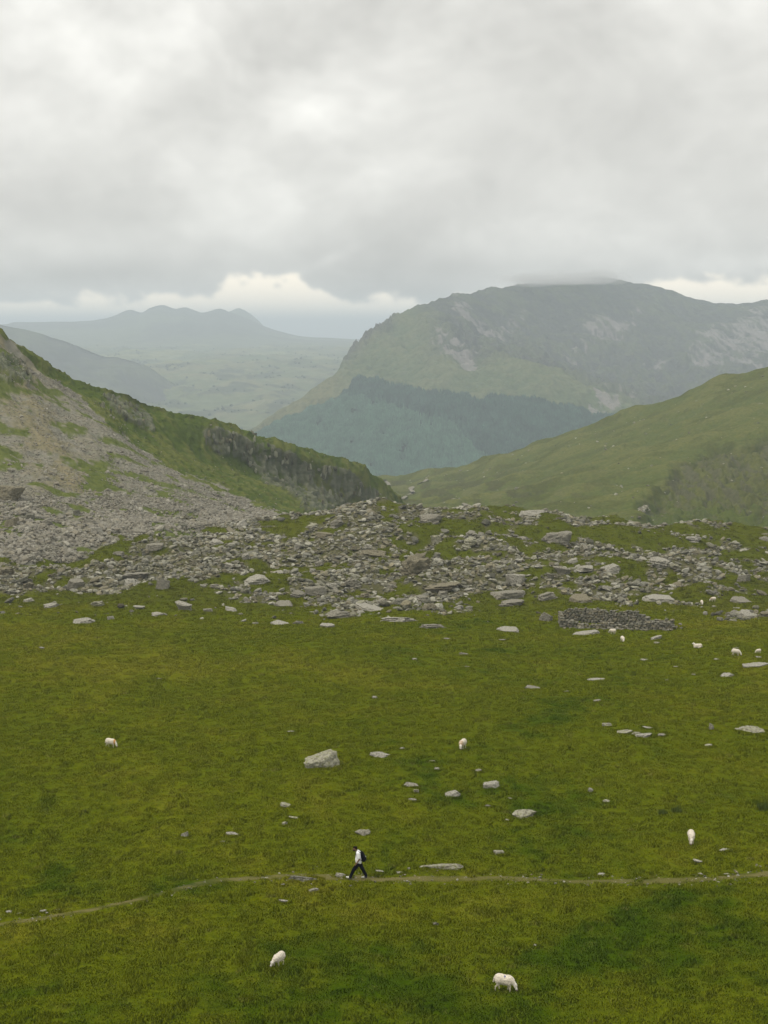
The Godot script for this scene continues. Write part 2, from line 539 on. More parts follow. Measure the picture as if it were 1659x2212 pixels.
func build_left_hill() -> void:
	var raw := [
		[[-260, 1235, 212], [-260, 1080, 250], [-260, 900, 300], [-260, 590, 362], [-260, 560, 378]],
		[[0, 1200, 226], [0, 1105, 252], [0, 985, 290], [14, 772, 368], [0, 748, 390]],
		[[150, 1184, 237], [155, 1105, 265], [160, 1010, 300], [105, 826, 380], [100, 810, 400]],
		[[270, 1172, 247], [275, 1115, 272], [270, 1035, 305], [205, 882, 384], [218, 851, 412]],
		[[380, 1158, 258], [380, 1120, 280], [370, 1060, 310], [300, 968, 366], [322, 889, 428]],
		[[470, 1150, 268], [470, 1125, 288], [455, 1088, 315], [395, 1022, 362], [458, 921, 442]],
		[[560, 1140, 280], [555, 1128, 297], [540, 1110, 320], [500, 1070, 360], [562, 956, 452]],
		[[640, 1134, 297], [635, 1127, 310], [620, 1119, 328], [590, 1102, 362], [676, 989, 460]],
		[[720, 1134, 318], [715, 1130, 328], [700, 1127, 344], [680, 1124, 372], [770, 1022, 470]],
		[[800, 1140, 342], [800, 1138, 352], [790, 1135, 366], [775, 1130, 390], [838, 1079, 480]],
		[[890, 1165, 362], [890, 1163, 372], [890, 1160, 388], [890, 1158, 408], [882, 1126, 490]]]
	var cols := []
	for r in raw:
		var c: Array[Vector3] = []
		for p in r: c.append(at(p[0], p[1], p[2]))
		c.insert(0, c[0] + Vector3(6.0, -9.0, 14.0))
		# a steeper step between the scree's edge and the ridge
		var e: Vector3 = c[4]
		var top: Vector3 = c[5]
		# the ridge breaks off in a cliff towards its lower end
		var cliff := sm(260.0, 480.0, r[4][0])
		c.insert(5, (e.lerp(top, 0.42) + Vector3(0, -1.0, 0)).lerp(top + Vector3(3.0, -12.0 - 7.0 * sm(600.0, 760.0, r[4][0]), 8.0), cliff * (1.0 - 0.6 * sm(800.0, 880.0, r[4][0]))))
		c.append(top + Vector3(6.0, -3.0, -14.0))
		c.append(top + Vector3(26.0, -34.0, -60.0))
		cols.append(c)
	var nu := 620
	var nv := 420
	var s := sheet(cols, nu, nv)
	var col := PackedColorArray()
	col.resize(nu * nv)
	scree_edge = PackedVector2Array([Vector2(-300, 540), Vector2(0, 722), Vector2(31, 744), Vector2(100, 806), Vector2(182, 866), Vector2(245, 930), Vector2(312, 980), Vector2(400, 1026), Vector2(468, 1058), Vector2(560, 1092), Vector2(660, 1128), Vector2(700, 1300), Vector2(-300, 1300)])
	crag_zones = [PackedVector2Array([Vector2(218, 850), Vector2(262, 858), Vector2(300, 882), Vector2(325, 900), Vector2(330, 935), Vector2(300, 930), Vector2(270, 905), Vector2(240, 885)]),
		PackedVector2Array([Vector2(430, 928), Vector2(515, 935), Vector2(600, 972), Vector2(680, 1000), Vector2(770, 1030), Vector2(842, 1088), Vector2(790, 1085), Vector2(740, 1092), Vector2(695, 1118), Vector2(660, 1095), Vector2(630, 1062), Vector2(570, 1040), Vector2(510, 1000), Vector2(450, 962)]),
		PackedVector2Array([Vector2(-20, 760), Vector2(30, 770), Vector2(62, 815), Vector2(58, 835), Vector2(20, 832), Vector2(-20, 800)])]
	for j in nv:
		for i in nu:
			var q := j * nu + i
			var p := s.pos[q]
			var d := proj(p)
			var n1 := fbm(p.x * 3.0, p.z * 3.0 + p.y * 3.0)
			var wob := Vector2(n1 * 60.0, fbm(p.x * 3.0 + 90.0, p.z * 3.0 - p.y * 2.0) * 40.0)
			var scree := inside(scree_edge, d + wob * 0.55)
			var crag := 0.0
			for z in crag_zones:
				if inside(z, d + wob * 0.45): crag = 1.0
			var rib := noise_c.get_noise_3d(p.x * 9.0, p.y * 1.6, p.z * 9.0)
			var lift := n1 * 1.6 + fbm(p.x * 12.0, p.z * 12.0) * 0.4
			if crag > 0.0: lift += (rib * 1.7 + 0.4 + noise_a.get_noise_3d(p.x * 26.0, p.y * 5.0, p.z * 26.0) * 0.8) * (1.0 - 0.7 * sm(0.66, 0.72, float(j) / nv))
			elif not scree: lift += maxf(0.0, rib - 0.35) * 1.2
			var keep := sm(0.0, 0.06, float(j) / nv)
			s.pos[q] = p + Vector3(0.45, 0.75, 0.3) * lift * keep
			var c := Color(0.098, 0.128, 0.026).lerp(Color(0.155, 0.165, 0.045), sm(-0.3, 0.5, n1 * 1.4 + fbm(p.x * 11.0, p.z * 11.0)))
			if crag > 0.0:
				var g := sm(-0.35, 0.35, rib + 0.6 * fbm(p.x * 14.0, p.y * 14.0))
				var groove := noise_a.get_noise_3d(p.x * 26.0, p.y * 5.0, p.z * 26.0)
				var bare := Color(0.14, 0.14, 0.105).lerp(Color(0.22, 0.215, 0.175), sm(-0.2, 0.4, groove))
				c = c.lerp(bare, 0.82 * sm(0.38, 0.85, g + groove * 0.9))
			elif scree:
				var stone := Color(0.29, 0.265, 0.23)
				var tan_ := Color(0.27, 0.225, 0.13)
				var strip := exp(-pow((d.x - 95.0 - (d.y - 950.0) * 0.55) / 85.0, 2.0))
				var green := fbm(p.x * 2.6 + 400.0, p.z * 2.6 - p.y * 3.0) + 0.5 * fbm(p.x * 10.0, p.z * 10.0)
				var pull := 0.10 * sm(1030.0, 1120.0, d.y) + 0.16 * exp(-pow((d.x - 225.0) / 60.0, 2.0) - pow((d.y - 1030.0) / 50.0, 2.0)) * 2.0 + 0.14 * exp(-pow((d.x + 10.0) / 70.0, 2.0))
				c = stone.lerp(tan_, 0.75 * strip * sm(-0.4, 0.3, n1 + fbm(p.x * 8.0, p.z * 8.0)))
				c = c.lerp(Color(0.125, 0.15, 0.03), 0.9 * sm(0.16, 0.30, green + pull))
			col[q] = c
	left_hill = s
	structure("scree_hillside", surface_grid(nu, nv, s.pos, col), M.fell)

func build_right_hill() -> void:
	var ridge := [[640, 1062, 1040, 1150, 560], [720, 1052, 1030, 1148, 540], [796, 1043, 1020, 1150, 520], [874, 1037, 1005, 1150, 500], [952, 1022, 990, 1150, 485], [1004, 1017, 975, 1150, 475], [1087, 989, 955, 1150, 465], [1160, 968, 940, 1152, 455], [1238, 942, 925, 1155, 445], [1316, 916, 910, 1158, 435], [1384, 892, 900, 1160, 430], [1472, 861, 885, 1165, 422], [1550, 835, 875, 1168, 415], [1628, 814, 862, 1172, 410], [1720, 790, 850, 1176, 402], [1850, 765, 840, 1182, 395], [2050, 745, 830, 1190, 385]]
	var cols := []
	for r in ridge:
		var c: Array[Vector3] = []
		for t in [0.0, 0.2, 0.42, 0.68, 0.9, 1.0]:
			c.append(at(r[0], lerpf(r[3], r[1], t), lerpf(r[4], r[2], pow(t, 1.25))))
		c.append(c[-1] + Vector3(0, -4.0, -40.0))
		c.append(c[-1] + Vector3(0, -60.0, -160.0))
		cols.append(c)
	var nu := 560
	var nv := 420
	var s := sheet(cols, nu, nv)
	var col := PackedColorArray()
	col.resize(nu * nv)
	var hollow := PackedVector2Array([Vector2(2200, 860), Vector2(1659, 940), Vector2(1600, 948), Vector2(1540, 966), Vector2(1480, 998), Vector2(1430, 1035), Vector2(1398, 1075), Vector2(1372, 1112), Vector2(1420, 1132), Vector2(1659, 1135), Vector2(2200, 1130)])
	var deep := PackedFloat32Array()
	deep.resize(nu * nv)
	for j in nv:
		for i in nu:
			var q := j * nu + i
			var p := s.pos[q]
			var d := proj(p)
			var n1 := fbm(p.x * 1.3, p.z * 1.3)
			var dw := d + Vector2(n1 * 40.0, fbm(p.x * 2.0 + 50.0, p.z * 2.0) * 26.0)
			deep[q] = 1.0 if inside(hollow, dw) else 0.0
	# soften the rim of the hollow
	for pass_ in 12:
		var b := deep.duplicate()
		for j in range(2, nv - 2):
			for i in range(2, nu - 2):
				var q := j * nu + i
				b[q] = (deep[q] * 2.0 + deep[q - 2] + deep[q + 2] + deep[q - 2 * nu] + deep[q + 2 * nu]) / 6.0
		deep = b
	for j in nv:
		for i in nu:
			var q := j * nu + i
			var p := s.pos[q]
			var d := proj(p)
			var n1 := fbm(p.x * 0.8, p.z * 0.8)
			var n2 := fbm(p.x * 5.0, p.z * 5.0)
			var rib := noise_c.get_noise_3d(p.x * 3.4, p.y * 3.4, p.z * 3.4)
			var h := deep[q]
			s.pos[q] = p + Vector3(0, n1 * 5.0 + n2 * 0.6 + h * (rib * 3.2 + n2 * 2.6), 0) + Vector3(0.15, -0.5, -0.6) * (h * 17.0)
			var c := Color(0.118, 0.138, 0.036).lerp(Color(0.165, 0.168, 0.052), sm(-0.4, 0.5, n1 + n2 * 0.8))
			# rushes and heather in streaks on the low ground
			var low := sm(985.0, 1050.0, d.y) * (1.0 - sm(1150.0, 1400.0, d.x))
			var streak := fbm(p.x * 2.2 + 10.0, p.z * 0.55)
			c = c.lerp(Color(0.085, 0.082, 0.035), 0.75 * low * sm(0.05, 0.3, streak + n2 * 0.35))
			c = c.lerp(Color(0.17, 0.165, 0.07), 0.6 * low * sm(0.1, 0.35, -streak))
			var bracken := fbm(p.x * 1.1 + 700.0, p.z * 1.6 + p.y)
			c = c.lerp(Color(0.095, 0.105, 0.026), 0.7 * sm(0.12, 0.3, bracken + n2 * 0.5))
			if h > 0.02:
				var dark := Color(0.085, 0.095, 0.028).lerp(Color(0.135, 0.14, 0.042), sm(-0.25, 0.35, rib * 0.6 + n2))
				var bare := Color(0.13, 0.118, 0.085)
				dark = dark.lerp(bare, 0.6 * sm(0.15, 0.45, rib * 0.5 + fbm(p.x * 9.0, p.y * 9.0)))
				dark = dark.lerp(Color(0.105, 0.135, 0.03), 0.8 * sm(1060.0, 1110.0, d.y + n2 * 50.0))
				c = c.lerp(dark, sm(0.15, 0.75, h))
			col[q] = c
	right_hill = s
	structure("grassy_hillside", surface_grid(nu, nv, s.pos, col), M.fell)
	# the trodden track over the saddle, in pale stretches
	for line in [[[852, 1096], [859, 1087], [872, 1079], [888, 1071], [893, 1066], [886, 1061], [892, 1054], [910, 1047], [922, 1040], [928, 1034]], [[832, 1041], [838, 1046], [843, 1053]], [[980, 1082], [990, 1089], [1004, 1094], [1012, 1098]]]:
		track(line, s)

func on_sheet(s: Sheet, d: Vector2) -> Vector3:
	var best := 1e9
	var bi := 0
	var bj := 0
	for j in range(0, int(s.nv * 0.69), 6):
		for i in range(0, s.nu, 6):
			var e := proj(s.pos[j * s.nu + i]).distance_squared_to(d)
			if e < best:
				best = e
				bi = i
				bj = j
	var found := s.pos[bj * s.nu + bi]
	for j in range(maxi(bj - 7, 0), mini(bj + 8, int(s.nv * 0.7))):
		for i in range(maxi(bi - 7, 0), mini(bi + 8, s.nu)):
			var e := proj(s.pos[j * s.nu + i]).distance_squared_to(d)
			if e < best:
				best = e
				found = s.pos[j * s.nu + i]
	return found

func track(line: Array, s: Sheet) -> void:
	var fine: Array[Vector3] = []
	for k in line.size() - 1:
		for t in 4:
			fine.append(on_sheet(s, Vector2(line[k][0], line[k][1]).lerp(Vector2(line[k + 1][0], line[k + 1][1]), t / 4.0)))
	var raw := fine.duplicate()
	for k in range(1, fine.size() - 1): fine[k] = (raw[k - 1] + raw[k] * 2.0 + raw[k + 1]) * 0.25
	var pos := PackedVector3Array()
	var col := PackedColorArray()
	var n := fine.size()
	for e in [-1.0, 0.0, 1.0]:
		for k in n:
			var along := (fine[mini(k + 1, n - 1)] - fine[maxi(k - 1, 0)]).normalized()
			var side := along.cross(Vector3.UP).normalized()
			var half := 1.3 + 0.8 * fbm(k * 14.0, 5.0)
			pos.append(fine[k] + side * half * e + Vector3(0, 1.5 if e == 0.0 else 1.1, 0))
			col.append(Color(0.36, 0.34, 0.28) * (0.9 + 0.3 * fbm(k * 20.0, 90.0)))
	structure("hill_track", surface_grid(n, 3, pos, col), M.gravel)

func build_mountain() -> void:
	var raw := [
		[[430, 1030, 2120], [430, 1000, 2180], [430, 985, 2220], [430, 975, 2250], [430, 972, 2270], [430, 970, 2290]],
		[[500, 1010, 2110], [500, 985, 2160], [500, 965, 2210], [500, 955, 2250], [500, 948, 2275], [500, 944, 2300]],
		[[560, 1030, 2060], [555, 985, 2140], [548, 955, 2210], [542, 940, 2250], [536, 932, 2275], [530, 928, 2300]],
		[[645, 1060, 1990], [640, 1000, 2090], [634, 945, 2200], [630, 912, 2290], [626, 892, 2350], [624, 878, 2400]],
		[[730, 1085, 1930], [728, 1010, 2040], [724, 930, 2180], [721, 875, 2330], [719, 840, 2450], [717, 816, 2540]],
		[[795, 1090, 1890], [785, 1010, 2010], [772, 920, 2170], [762, 850, 2360], [755, 808, 2500], [748, 776, 2620]],
		[[855, 1092, 1870], [842, 1010, 1990], [828, 920, 2160], [815, 835, 2380], [805, 780, 2540], [795, 735, 2700]],
		[[925, 1090, 1860], [915, 1010, 1980], [905, 910, 2160], [890, 815, 2420], [876, 745, 2620], [860, 682, 2840]],
		[[1005, 1080, 1880], [1000, 1000, 2000], [995, 900, 2180], [982, 800, 2420], [965, 712, 2700], [930, 655, 2980]],
		[[1090, 1060, 1910], [1090, 975, 2040], [1088, 880, 2210], [1080, 790, 2430], [1072, 745, 2850], [1040, 636, 3200]],
		[[1180, 1035, 1950], [1182, 950, 2080], [1184, 870, 2230], [1184, 806, 2400], [1186, 770, 2930], [1150, 622, 3400]],
		[[1290, 1005, 2010], [1292, 935, 2120], [1292, 880, 2240], [1292, 846, 2360], [1292, 800, 2930], [1270, 612, 3520]],
		[[1400, 975, 2080], [1400, 930, 2170], [1400, 905, 2260], [1400, 890, 2340], [1402, 820, 2940], [1390, 627, 3600]],
		[[1540, 960, 2150], [1540, 935, 2220], [1540, 918, 2290], [1540, 905, 2360], [1542, 810, 2960], [1545, 662, 3660]],
		[[1700, 950, 2200], [1700, 925, 2260], [1700, 910, 2320], [1700, 895, 2390], [1700, 800, 2980], [1700, 657, 3700]],
		[[1950, 940, 2250], [1950, 920, 2300], [1950, 905, 2350], [1950, 890, 2420], [1950, 790, 3000], [1950, 640, 3750]]]
	var cols := []
	for r in raw:
		var c: Array[Vector3] = []
		for p in r: c.append(at(p[0], p[1], p[2]))
		c.append(c[-1] + Vector3(40, -25, -140))
		c.append(c[-1] + Vector3(120, -260, -600))
		cols.append(c)
	var nu := 640
	var nv := 460
	var s := sheet(cols, nu, nv)
	var col := PackedColorArray()
	col.resize(nu * nv)
	forest_zone = PackedVector2Array([Vector2(520, 975), Vector2(562, 940), Vector2(598, 912), Vector2(660, 895), Vector2(707, 873), Vector2(749, 857), Vector2(754, 843), Vector2(770, 826), Vector2(796, 826), Vector2(848, 838), Vector2(900, 852), Vector2(952, 859), Vector2(1004, 866), Vector2(1041, 876), Vector2(1056, 867), Vector2(1108, 867), Vector2(1160, 875), Vector2(1212, 888), Vector2(1264, 899), Vector2(1330, 912), Vector2(1420, 930), Vector2(1400, 1090), Vector2(520, 1100)])
	var scars := [PackedVector2Array([Vector2(975, 660), Vector2(1010, 655), Vector2(1040, 690), Vector2(1065, 735), Vector2(1050, 745), Vector2(1010, 700)]),
		PackedVector2Array([Vector2(1110, 685), Vector2(1140, 680), Vector2(1090, 740), Vector2(1060, 750), Vector2(1045, 735)]),
		PackedVector2Array([Vector2(930, 720), Vector2(965, 735), Vector2(1020, 765), Vector2(1040, 785), Vector2(1000, 795), Vector2(960, 765)]),
		PackedVector2Array([Vector2(1280, 690), Vector2(1375, 668), Vector2(1350, 720), Vector2(1315, 748), Vector2(1300, 725), Vector2(1255, 735)]),
		PackedVector2Array([Vector2(1235, 770), Vector2(1275, 745), Vector2(1265, 770), Vector2(1230, 790)]),
		PackedVector2Array([Vector2(1520, 730), Vector2(1600, 690), Vector2(1659, 670), Vector2(1720, 680), Vector2(1700, 780), Vector2(1600, 800), Vector2(1500, 800), Vector2(1480, 775)]),
		PackedVector2Array([Vector2(1400, 780), Vector2(1440, 760), Vector2(1440, 790), Vector2(1400, 810)]),
		PackedVector2Array([Vector2(1270, 860), Vector2(1330, 850), Vector2(1370, 880), Vector2(1300, 885)])]
	for j in nv:
		for i in nu:
			var q := j * nu + i
			var p := s.pos[q]
			var d := proj(p)
			var n1 := fbm(p.x * 0.35, p.z * 0.35)
			var n2 := fbm(p.x * 1.4, p.z * 1.4)
			var rib := noise_c.get_noise_3d(p.x * 0.9, p.y * 0.5, p.z * 0.9)
			var v := float(j) / (nv - 1)
			var wob := Vector2(n2 * 34.0, n1 * 30.0)
			# steep dark corrie behind the green spur; crags on the shoulder's edge
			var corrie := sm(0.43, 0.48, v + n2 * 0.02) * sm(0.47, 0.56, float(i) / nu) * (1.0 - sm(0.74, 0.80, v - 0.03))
			var edge := exp(-pow((v - 0.71) / 0.05, 2.0)) * sm(0.30, 0.34, float(i) / nu) * (1.0 - sm(0.44, 0.48, float(i) / nu))
			var keep := 1.0 - 0.6 * sm(0.60, 0.70, v)
			s.pos[q] = p + Vector3(0, n1 * 22.0 * keep + n2 * 5.0 * keep + rib * (1.0 + 15.0 * corrie * (1.0 - sm(0.56, 0.66, v)) + 14.0 * edge) + 11.0 * edge * noise_c.get_noise_3d(p.x * 2.6, p.y, p.z * 2.6), 0)
			var c := Color(0.112, 0.14, 0.07).lerp(Color(0.155, 0.168, 0.092), sm(-0.4, 0.45, n1 + n2))
			c = c.lerp(Color(0.19, 0.175, 0.085), 0.6 * (1.0 - sm(690.0, 800.0, d.x + n2 * 60.0)) * sm(800.0, 840.0, d.y))
			var rock := Color(0.30, 0.262, 0.275)
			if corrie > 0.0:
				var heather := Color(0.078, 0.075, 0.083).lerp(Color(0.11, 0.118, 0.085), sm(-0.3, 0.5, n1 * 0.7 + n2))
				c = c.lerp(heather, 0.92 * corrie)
			c = c.lerp(Color(0.13, 0.12, 0.12), 0.9 * edge * sm(-0.5, 0.2, rib))
			for z in scars:
				if inside(z, d + wob):
					c = c.lerp(rock, 0.8 * sm(-0.15, 0.2, fbm(p.x * 1.5 + p.y * 1.9, p.y * 0.6 + 60.0) + 0.8 * fbm(p.x * 5.0 + p.y * 4.0, p.y * 3.0)))
					break
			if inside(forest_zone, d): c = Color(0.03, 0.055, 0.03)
			col[q] = c
	mountain = s
	structure("mountain", surface_grid(nu, nv, s.pos, col), M.mountain)

func hills(called: String, cols_raw: Array, nu: int, nv: int, back: Vector3, bumps: float, scale_: float, paint: Callable) -> Sheet:
	var cols := []
	for r in cols_raw:
		var c: Array[Vector3] = []
		for p in r: c.append(at(p[0], p[1], p[2]))
		c.append(c[-1] + back * 0.2 + Vector3(0, back.y * -0.12, 0))
		c.append(c[-1] + back)
		cols.append(c)
	var s := sheet(cols, nu, nv)
	var col := PackedColorArray()
	col.resize(nu * nv)
	for j in nv:
		for i in nu:
			var q := j * nu + i
			var p := s.pos[q]
			var n1 := fbm(p.x / scale_, p.z / scale_)
			var n2 := fbm(p.x / scale_ * 5.0, p.z / scale_ * 5.0)
			var e := float(j) / (nv - 1)
			s.pos[q].y += bumps * (n1 + 0.3 * n2) * (1.0 - 0.75 * sm(0.55, 0.75, e))
			col[q] = paint.call(p, n1, n2)
	structure(called, surface_grid(nu, nv, s.pos, col), M.far)
	return s

func build_far() -> void:
	# heathery spur beyond the scree hill
	var raw := []
	for r in [[-260, 640, 3050], [-120, 682, 3000], [0, 714, 2950], [52, 728, 2930], [104, 739, 2910], [156, 755, 2890], [208, 776, 2870], [260, 786, 2850], [310, 806, 2820], [350, 832, 2790], [395, 860, 2760], [430, 888, 2730], [470, 925, 2700], [520, 960, 2680]]:
		raw.append([[r[0] - 60, r[1] + 220, r[2] * 1.4 - 1300.0], [r[0] - 30, r[1] + 110, r[2] * 1.4 - 700.0], [r[0], r[1], r[2] * 1.4]])
	hills("heather_spur", raw, 260, 120, Vector3(200, -260, -500), 12.0, 5.0, func(p, n1, n2):
		return Color(0.07, 0.073, 0.068).lerp(Color(0.1, 0.112, 0.078), sm(-0.3, 0.5, n1 + n2 * 0.7)))
	# broad valley side with moor and fields
	raw = []
	for x in [-300, 0, 200, 350, 500, 650, 800, 950]:
		raw.append([[x, 960, 2700], [x, 900, 3300], [x, 850, 3800], [x, 808, 4300], [x, 782, 4900], [x, 768, 5500], [x, 752, 6400], [x, 742, 7200], [x, 737, 8400]])
	valley = hills("valley_floor", raw, 420, 460, Vector3(0, -300, -900), 26.0, 9.0, func(p, n1, n2):
		var c := Color(0.115, 0.14, 0.055).lerp(Color(0.17, 0.165, 0.08), sm(-0.3, 0.4, n1 + n2 * 0.8))
		var wood := fbm(p.x / 3.0 + 80.0, p.z / 5.0)
		c = c.lerp(Color(0.045, 0.06, 0.03), 0.8 * sm(0.10, 0.22, wood + n2 * 0.5))
		var cell: float = noise_b.get_noise_2d(floorf(p.x / 130.0) * 61.0, floorf((p.z + p.x * 0.3) / 210.0) * 47.0)
		if -p.z > 4600.0:
			c = c.lerp(Color(0.2, 0.21, 0.09) if cell > 0.1 else Color(0.1, 0.13, 0.05), 0.7 * absf(cell) * 2.0)
		return c)
	# the far peaks by the sea
	raw = []
	for r in [[-300, 712], [-120, 708], [0, 705], [26, 701], [99, 699], [140, 699], [182, 697], [224, 692], [250, 684], [276, 674], [302, 679], [322, 669], [348, 663], [374, 671], [395, 667], [415, 673], [437, 679], [468, 672], [480, 673], [494, 679], [536, 694], [572, 711], [624, 726], [666, 732], [744, 735], [800, 741], [950, 745]]:
		raw.append([[r[0], 766, 6300], [r[0], lerpf(752, r[1], 0.3), 6900], [r[0], lerpf(750, r[1], 0.7), 7500], [r[0], r[1], 8000]])
	hills("far_peaks", raw, 420, 120, Vector3(0, -400, -1500), 16.0, 14.0, func(p, n1, n2):
		return Color(0.115, 0.13, 0.07).lerp(Color(0.075, 0.08, 0.06), sm(-0.2, 0.4, n1 + 0.006 * (p.y - 10.0))))
	raw = []
	for r in [[440, 712], [480, 685], [500, 675], [515, 671], [536, 681], [556, 697], [572, 711], [620, 735]]:
		raw.append([[r[0], 760, 8300], [r[0], lerpf(752, r[1], 0.6), 8600], [r[0], r[1], 9000]])
	hills("farthest_peak", raw, 120, 60, Vector3(0, -400, -1500), 8.0, 14.0, func(p, n1, n2):
		return Color(0.1, 0.115, 0.06))
	# cloud resting on the summit
	var wisps := []
	for k in 16:
		var x := rng.randf_range(1130.0, 1340.0)
		wisps.append([x, rng.randf_range(596.0, 608.0), 3250.0 + (x - 1080.0) * 1.1 + rng.randf_range(-120.0, 60.0), rng.randf_range(70.0, 240.0), rng.randf_range(8.0, 22.0)])
	for e in wisps:
		var fog := FogVolume.new()
		fog.name = numbered("cloud")
		fog.shape = RenderingServer.FOG_VOLUME_SHAPE_ELLIPSOID
		fog.size = Vector3(e[3], e[4] * 2.0, 140.0)
		var air := FogMaterial.new()
		air.density = 0.003
		air.albedo = Color(0.94, 0.94, 0.94)
		fog.material = air
		fog.position = at(e[0], e[1], e[2])
		fog.set_meta("kind", "stuff")
		add_child(fog)
	# the sea, out to the horizon
	var pos := PackedVector3Array()
	for j in 12:
		var d := 7000.0 * pow(110000.0 / 7000.0, j / 11.0)
		for i in 9:
			pos.append(Vector3((i - 4) * 9000.0, EYE.y - 470.0, -d))
	var white := PackedColorArray()
	white.resize(pos.size())
	white.fill(Color.WHITE)
	structure("sea", surface_grid(9, 12, pos, white), M.sea)

# ------------------------------------------------------------------ trees far off
func conifer_mesh(seed_: int, tiers: int, wide: float) -> ArrayMesh:
	var r := RandomNumberGenerator.new()
	r.seed = seed_
	var st := SurfaceTool.new()
	st.begin(Mesh.PRIMITIVE_TRIANGLES)
	for t in tiers:
		var y0 := 0.10 + 0.80 * t / tiers
		var y1 := minf(1.0, y0 + 0.34)
		var rad := wide * (1.05 - 0.85 * t / tiers)
		var n := 8
		var turn := r.randf() * TAU
		for k in n:
			var a0 := turn + TAU * k / n
			var a1 := turn + TAU * (k + 1) / n
			var r0 := rad * r.randf_range(0.7, 1.15)
			var drop := r.randf_range(-0.05, 0.03)
			st.set_smooth_group(-1)
			st.add_vertex(Vector3(0, y1, 0))
			st.add_vertex(Vector3(cos(a1) * r0 * 0.75, y0 + drop, sin(a1) * r0 * 0.75))
			st.add_vertex(Vector3(cos(a0) * r0, y0 + drop, sin(a0) * r0))
	st.generate_normals()
	return st.commit()

func bush_mesh(seed_: int) -> ArrayMesh:
	var v := ball(2)
	var n := FastNoiseLite.new()
	n.seed = seed_
	n.frequency = 1.1
	for i in v.size():
		var p := v[i]
		v[i] = p * (0.75 + 0.55 * n.get_noise_3dv(p * 1.4)) * Vector3(1, 0.8, 1) + Vector3(0, 0.45, 0)
	return flat_mesh(v)

func forest() -> void:
	var kinds := [conifer_mesh(1, 5, 0.26), conifer_mesh(2, 6, 0.22), conifer_mesh(3, 4, 0.30)]
	var old_trees := [PackedFloat32Array(), PackedFloat32Array(), PackedFloat32Array()]
	var young_trees := [PackedFloat32Array(), PackedFloat32Array(), PackedFloat32Array()]
	var old_zone := PackedVector2Array([Vector2(740, 800), Vector2(1400, 800), Vector2(1420, 1100), Vector2(1090, 1010), Vector2(1045, 985), Vector2(1005, 945), Vector2(968, 908), Vector2(905, 893), Vector2(850, 886), Vector2(800, 864), Vector2(745, 856)])
	var clearing := PackedVector2Array([Vector2(872, 880), Vector2(900, 874), Vector2(935, 880), Vector2(930, 889), Vector2(880, 890)])
	for k in 150000:
		var u := rng.randf_range(0.05, 0.78)
		var v := rng.randf_range(0.0, 0.5)
		var p := mountain.point(u, v)
		var d := proj(p)
		if not inside(forest_zone, d + Vector2(fbm(p.x, p.z) * 8.0, fbm(p.x + 60.0, p.z) * 8.0)) or inside(clearing, d): continue
		var mature := inside(old_zone, d + Vector2(fbm(p.x * 1.5, p.z) * 14.0, fbm(p.x * 1.5 + 60.0, p.z) * 14.0))
		if rng.randf() > (0.8 if mature else 0.85): continue
		var n2 := fbm(p.x * 2.0 + 500.0, p.z * 2.0)
		if not mature and n2 < -0.36: continue
		var h := rng.randf_range(11.0, 16.0) if mature else rng.randf_range(6.0, 10.5)
		var tone := rng.randf_range(0.8, 1.25) * (1.0 + 0.5 * n2)
		var c := (Color(0.044, 0.088, 0.064) if mature else Color(0.076, 0.148, 0.1)) * tone
		var w := h * rng.randf_range(0.85, 1.2)
		var b := Basis(Vector3.UP, rng.randf() * TAU).scaled(Vector3(w, h, w))
		add_copy((old_trees if mature else young_trees)[k % 3], b, p + Vector3(0, -0.4, 0), c)
	for k in 3:
		many("conifer_plantation", kinds[k], M.needle, old_trees[k])
		many("young_plantation", kinds[k], M.needle, young_trees[k])
	# hedges and copses on the valley floor
	var bush := bush_mesh(4)
	var buf := PackedFloat32Array()
	for k in 60000:
		var d := Vector2(rng.randf_range(150, 800), rng.randf_range(775, 945))
		var u := rng.randf()
		var p := valley.point(u, rng.randf_range(0.02, 0.62))
		var wood := fbm(p.x / 3.0 + 80.0, p.z / 5.0) + 0.5 * fbm(p.x / 0.9, p.z / 0.9)
		var lone := rng.randf() < 0.004
		if wood < 0.24 and not lone: continue
		if rng.randf() > 0.09: continue
		var h := rng.randf_range(3.0, 7.0)
		var b := Basis(Vector3.UP, rng.randf() * TAU).scaled(Vector3(h * 0.7, h * 0.7, h * 0.7))
		add_copy(buf, b, p, Color(0.034, 0.05, 0.024) * rng.randf_range(0.7, 1.3))
	many("valley_woodland", bush, M.needle, buf)

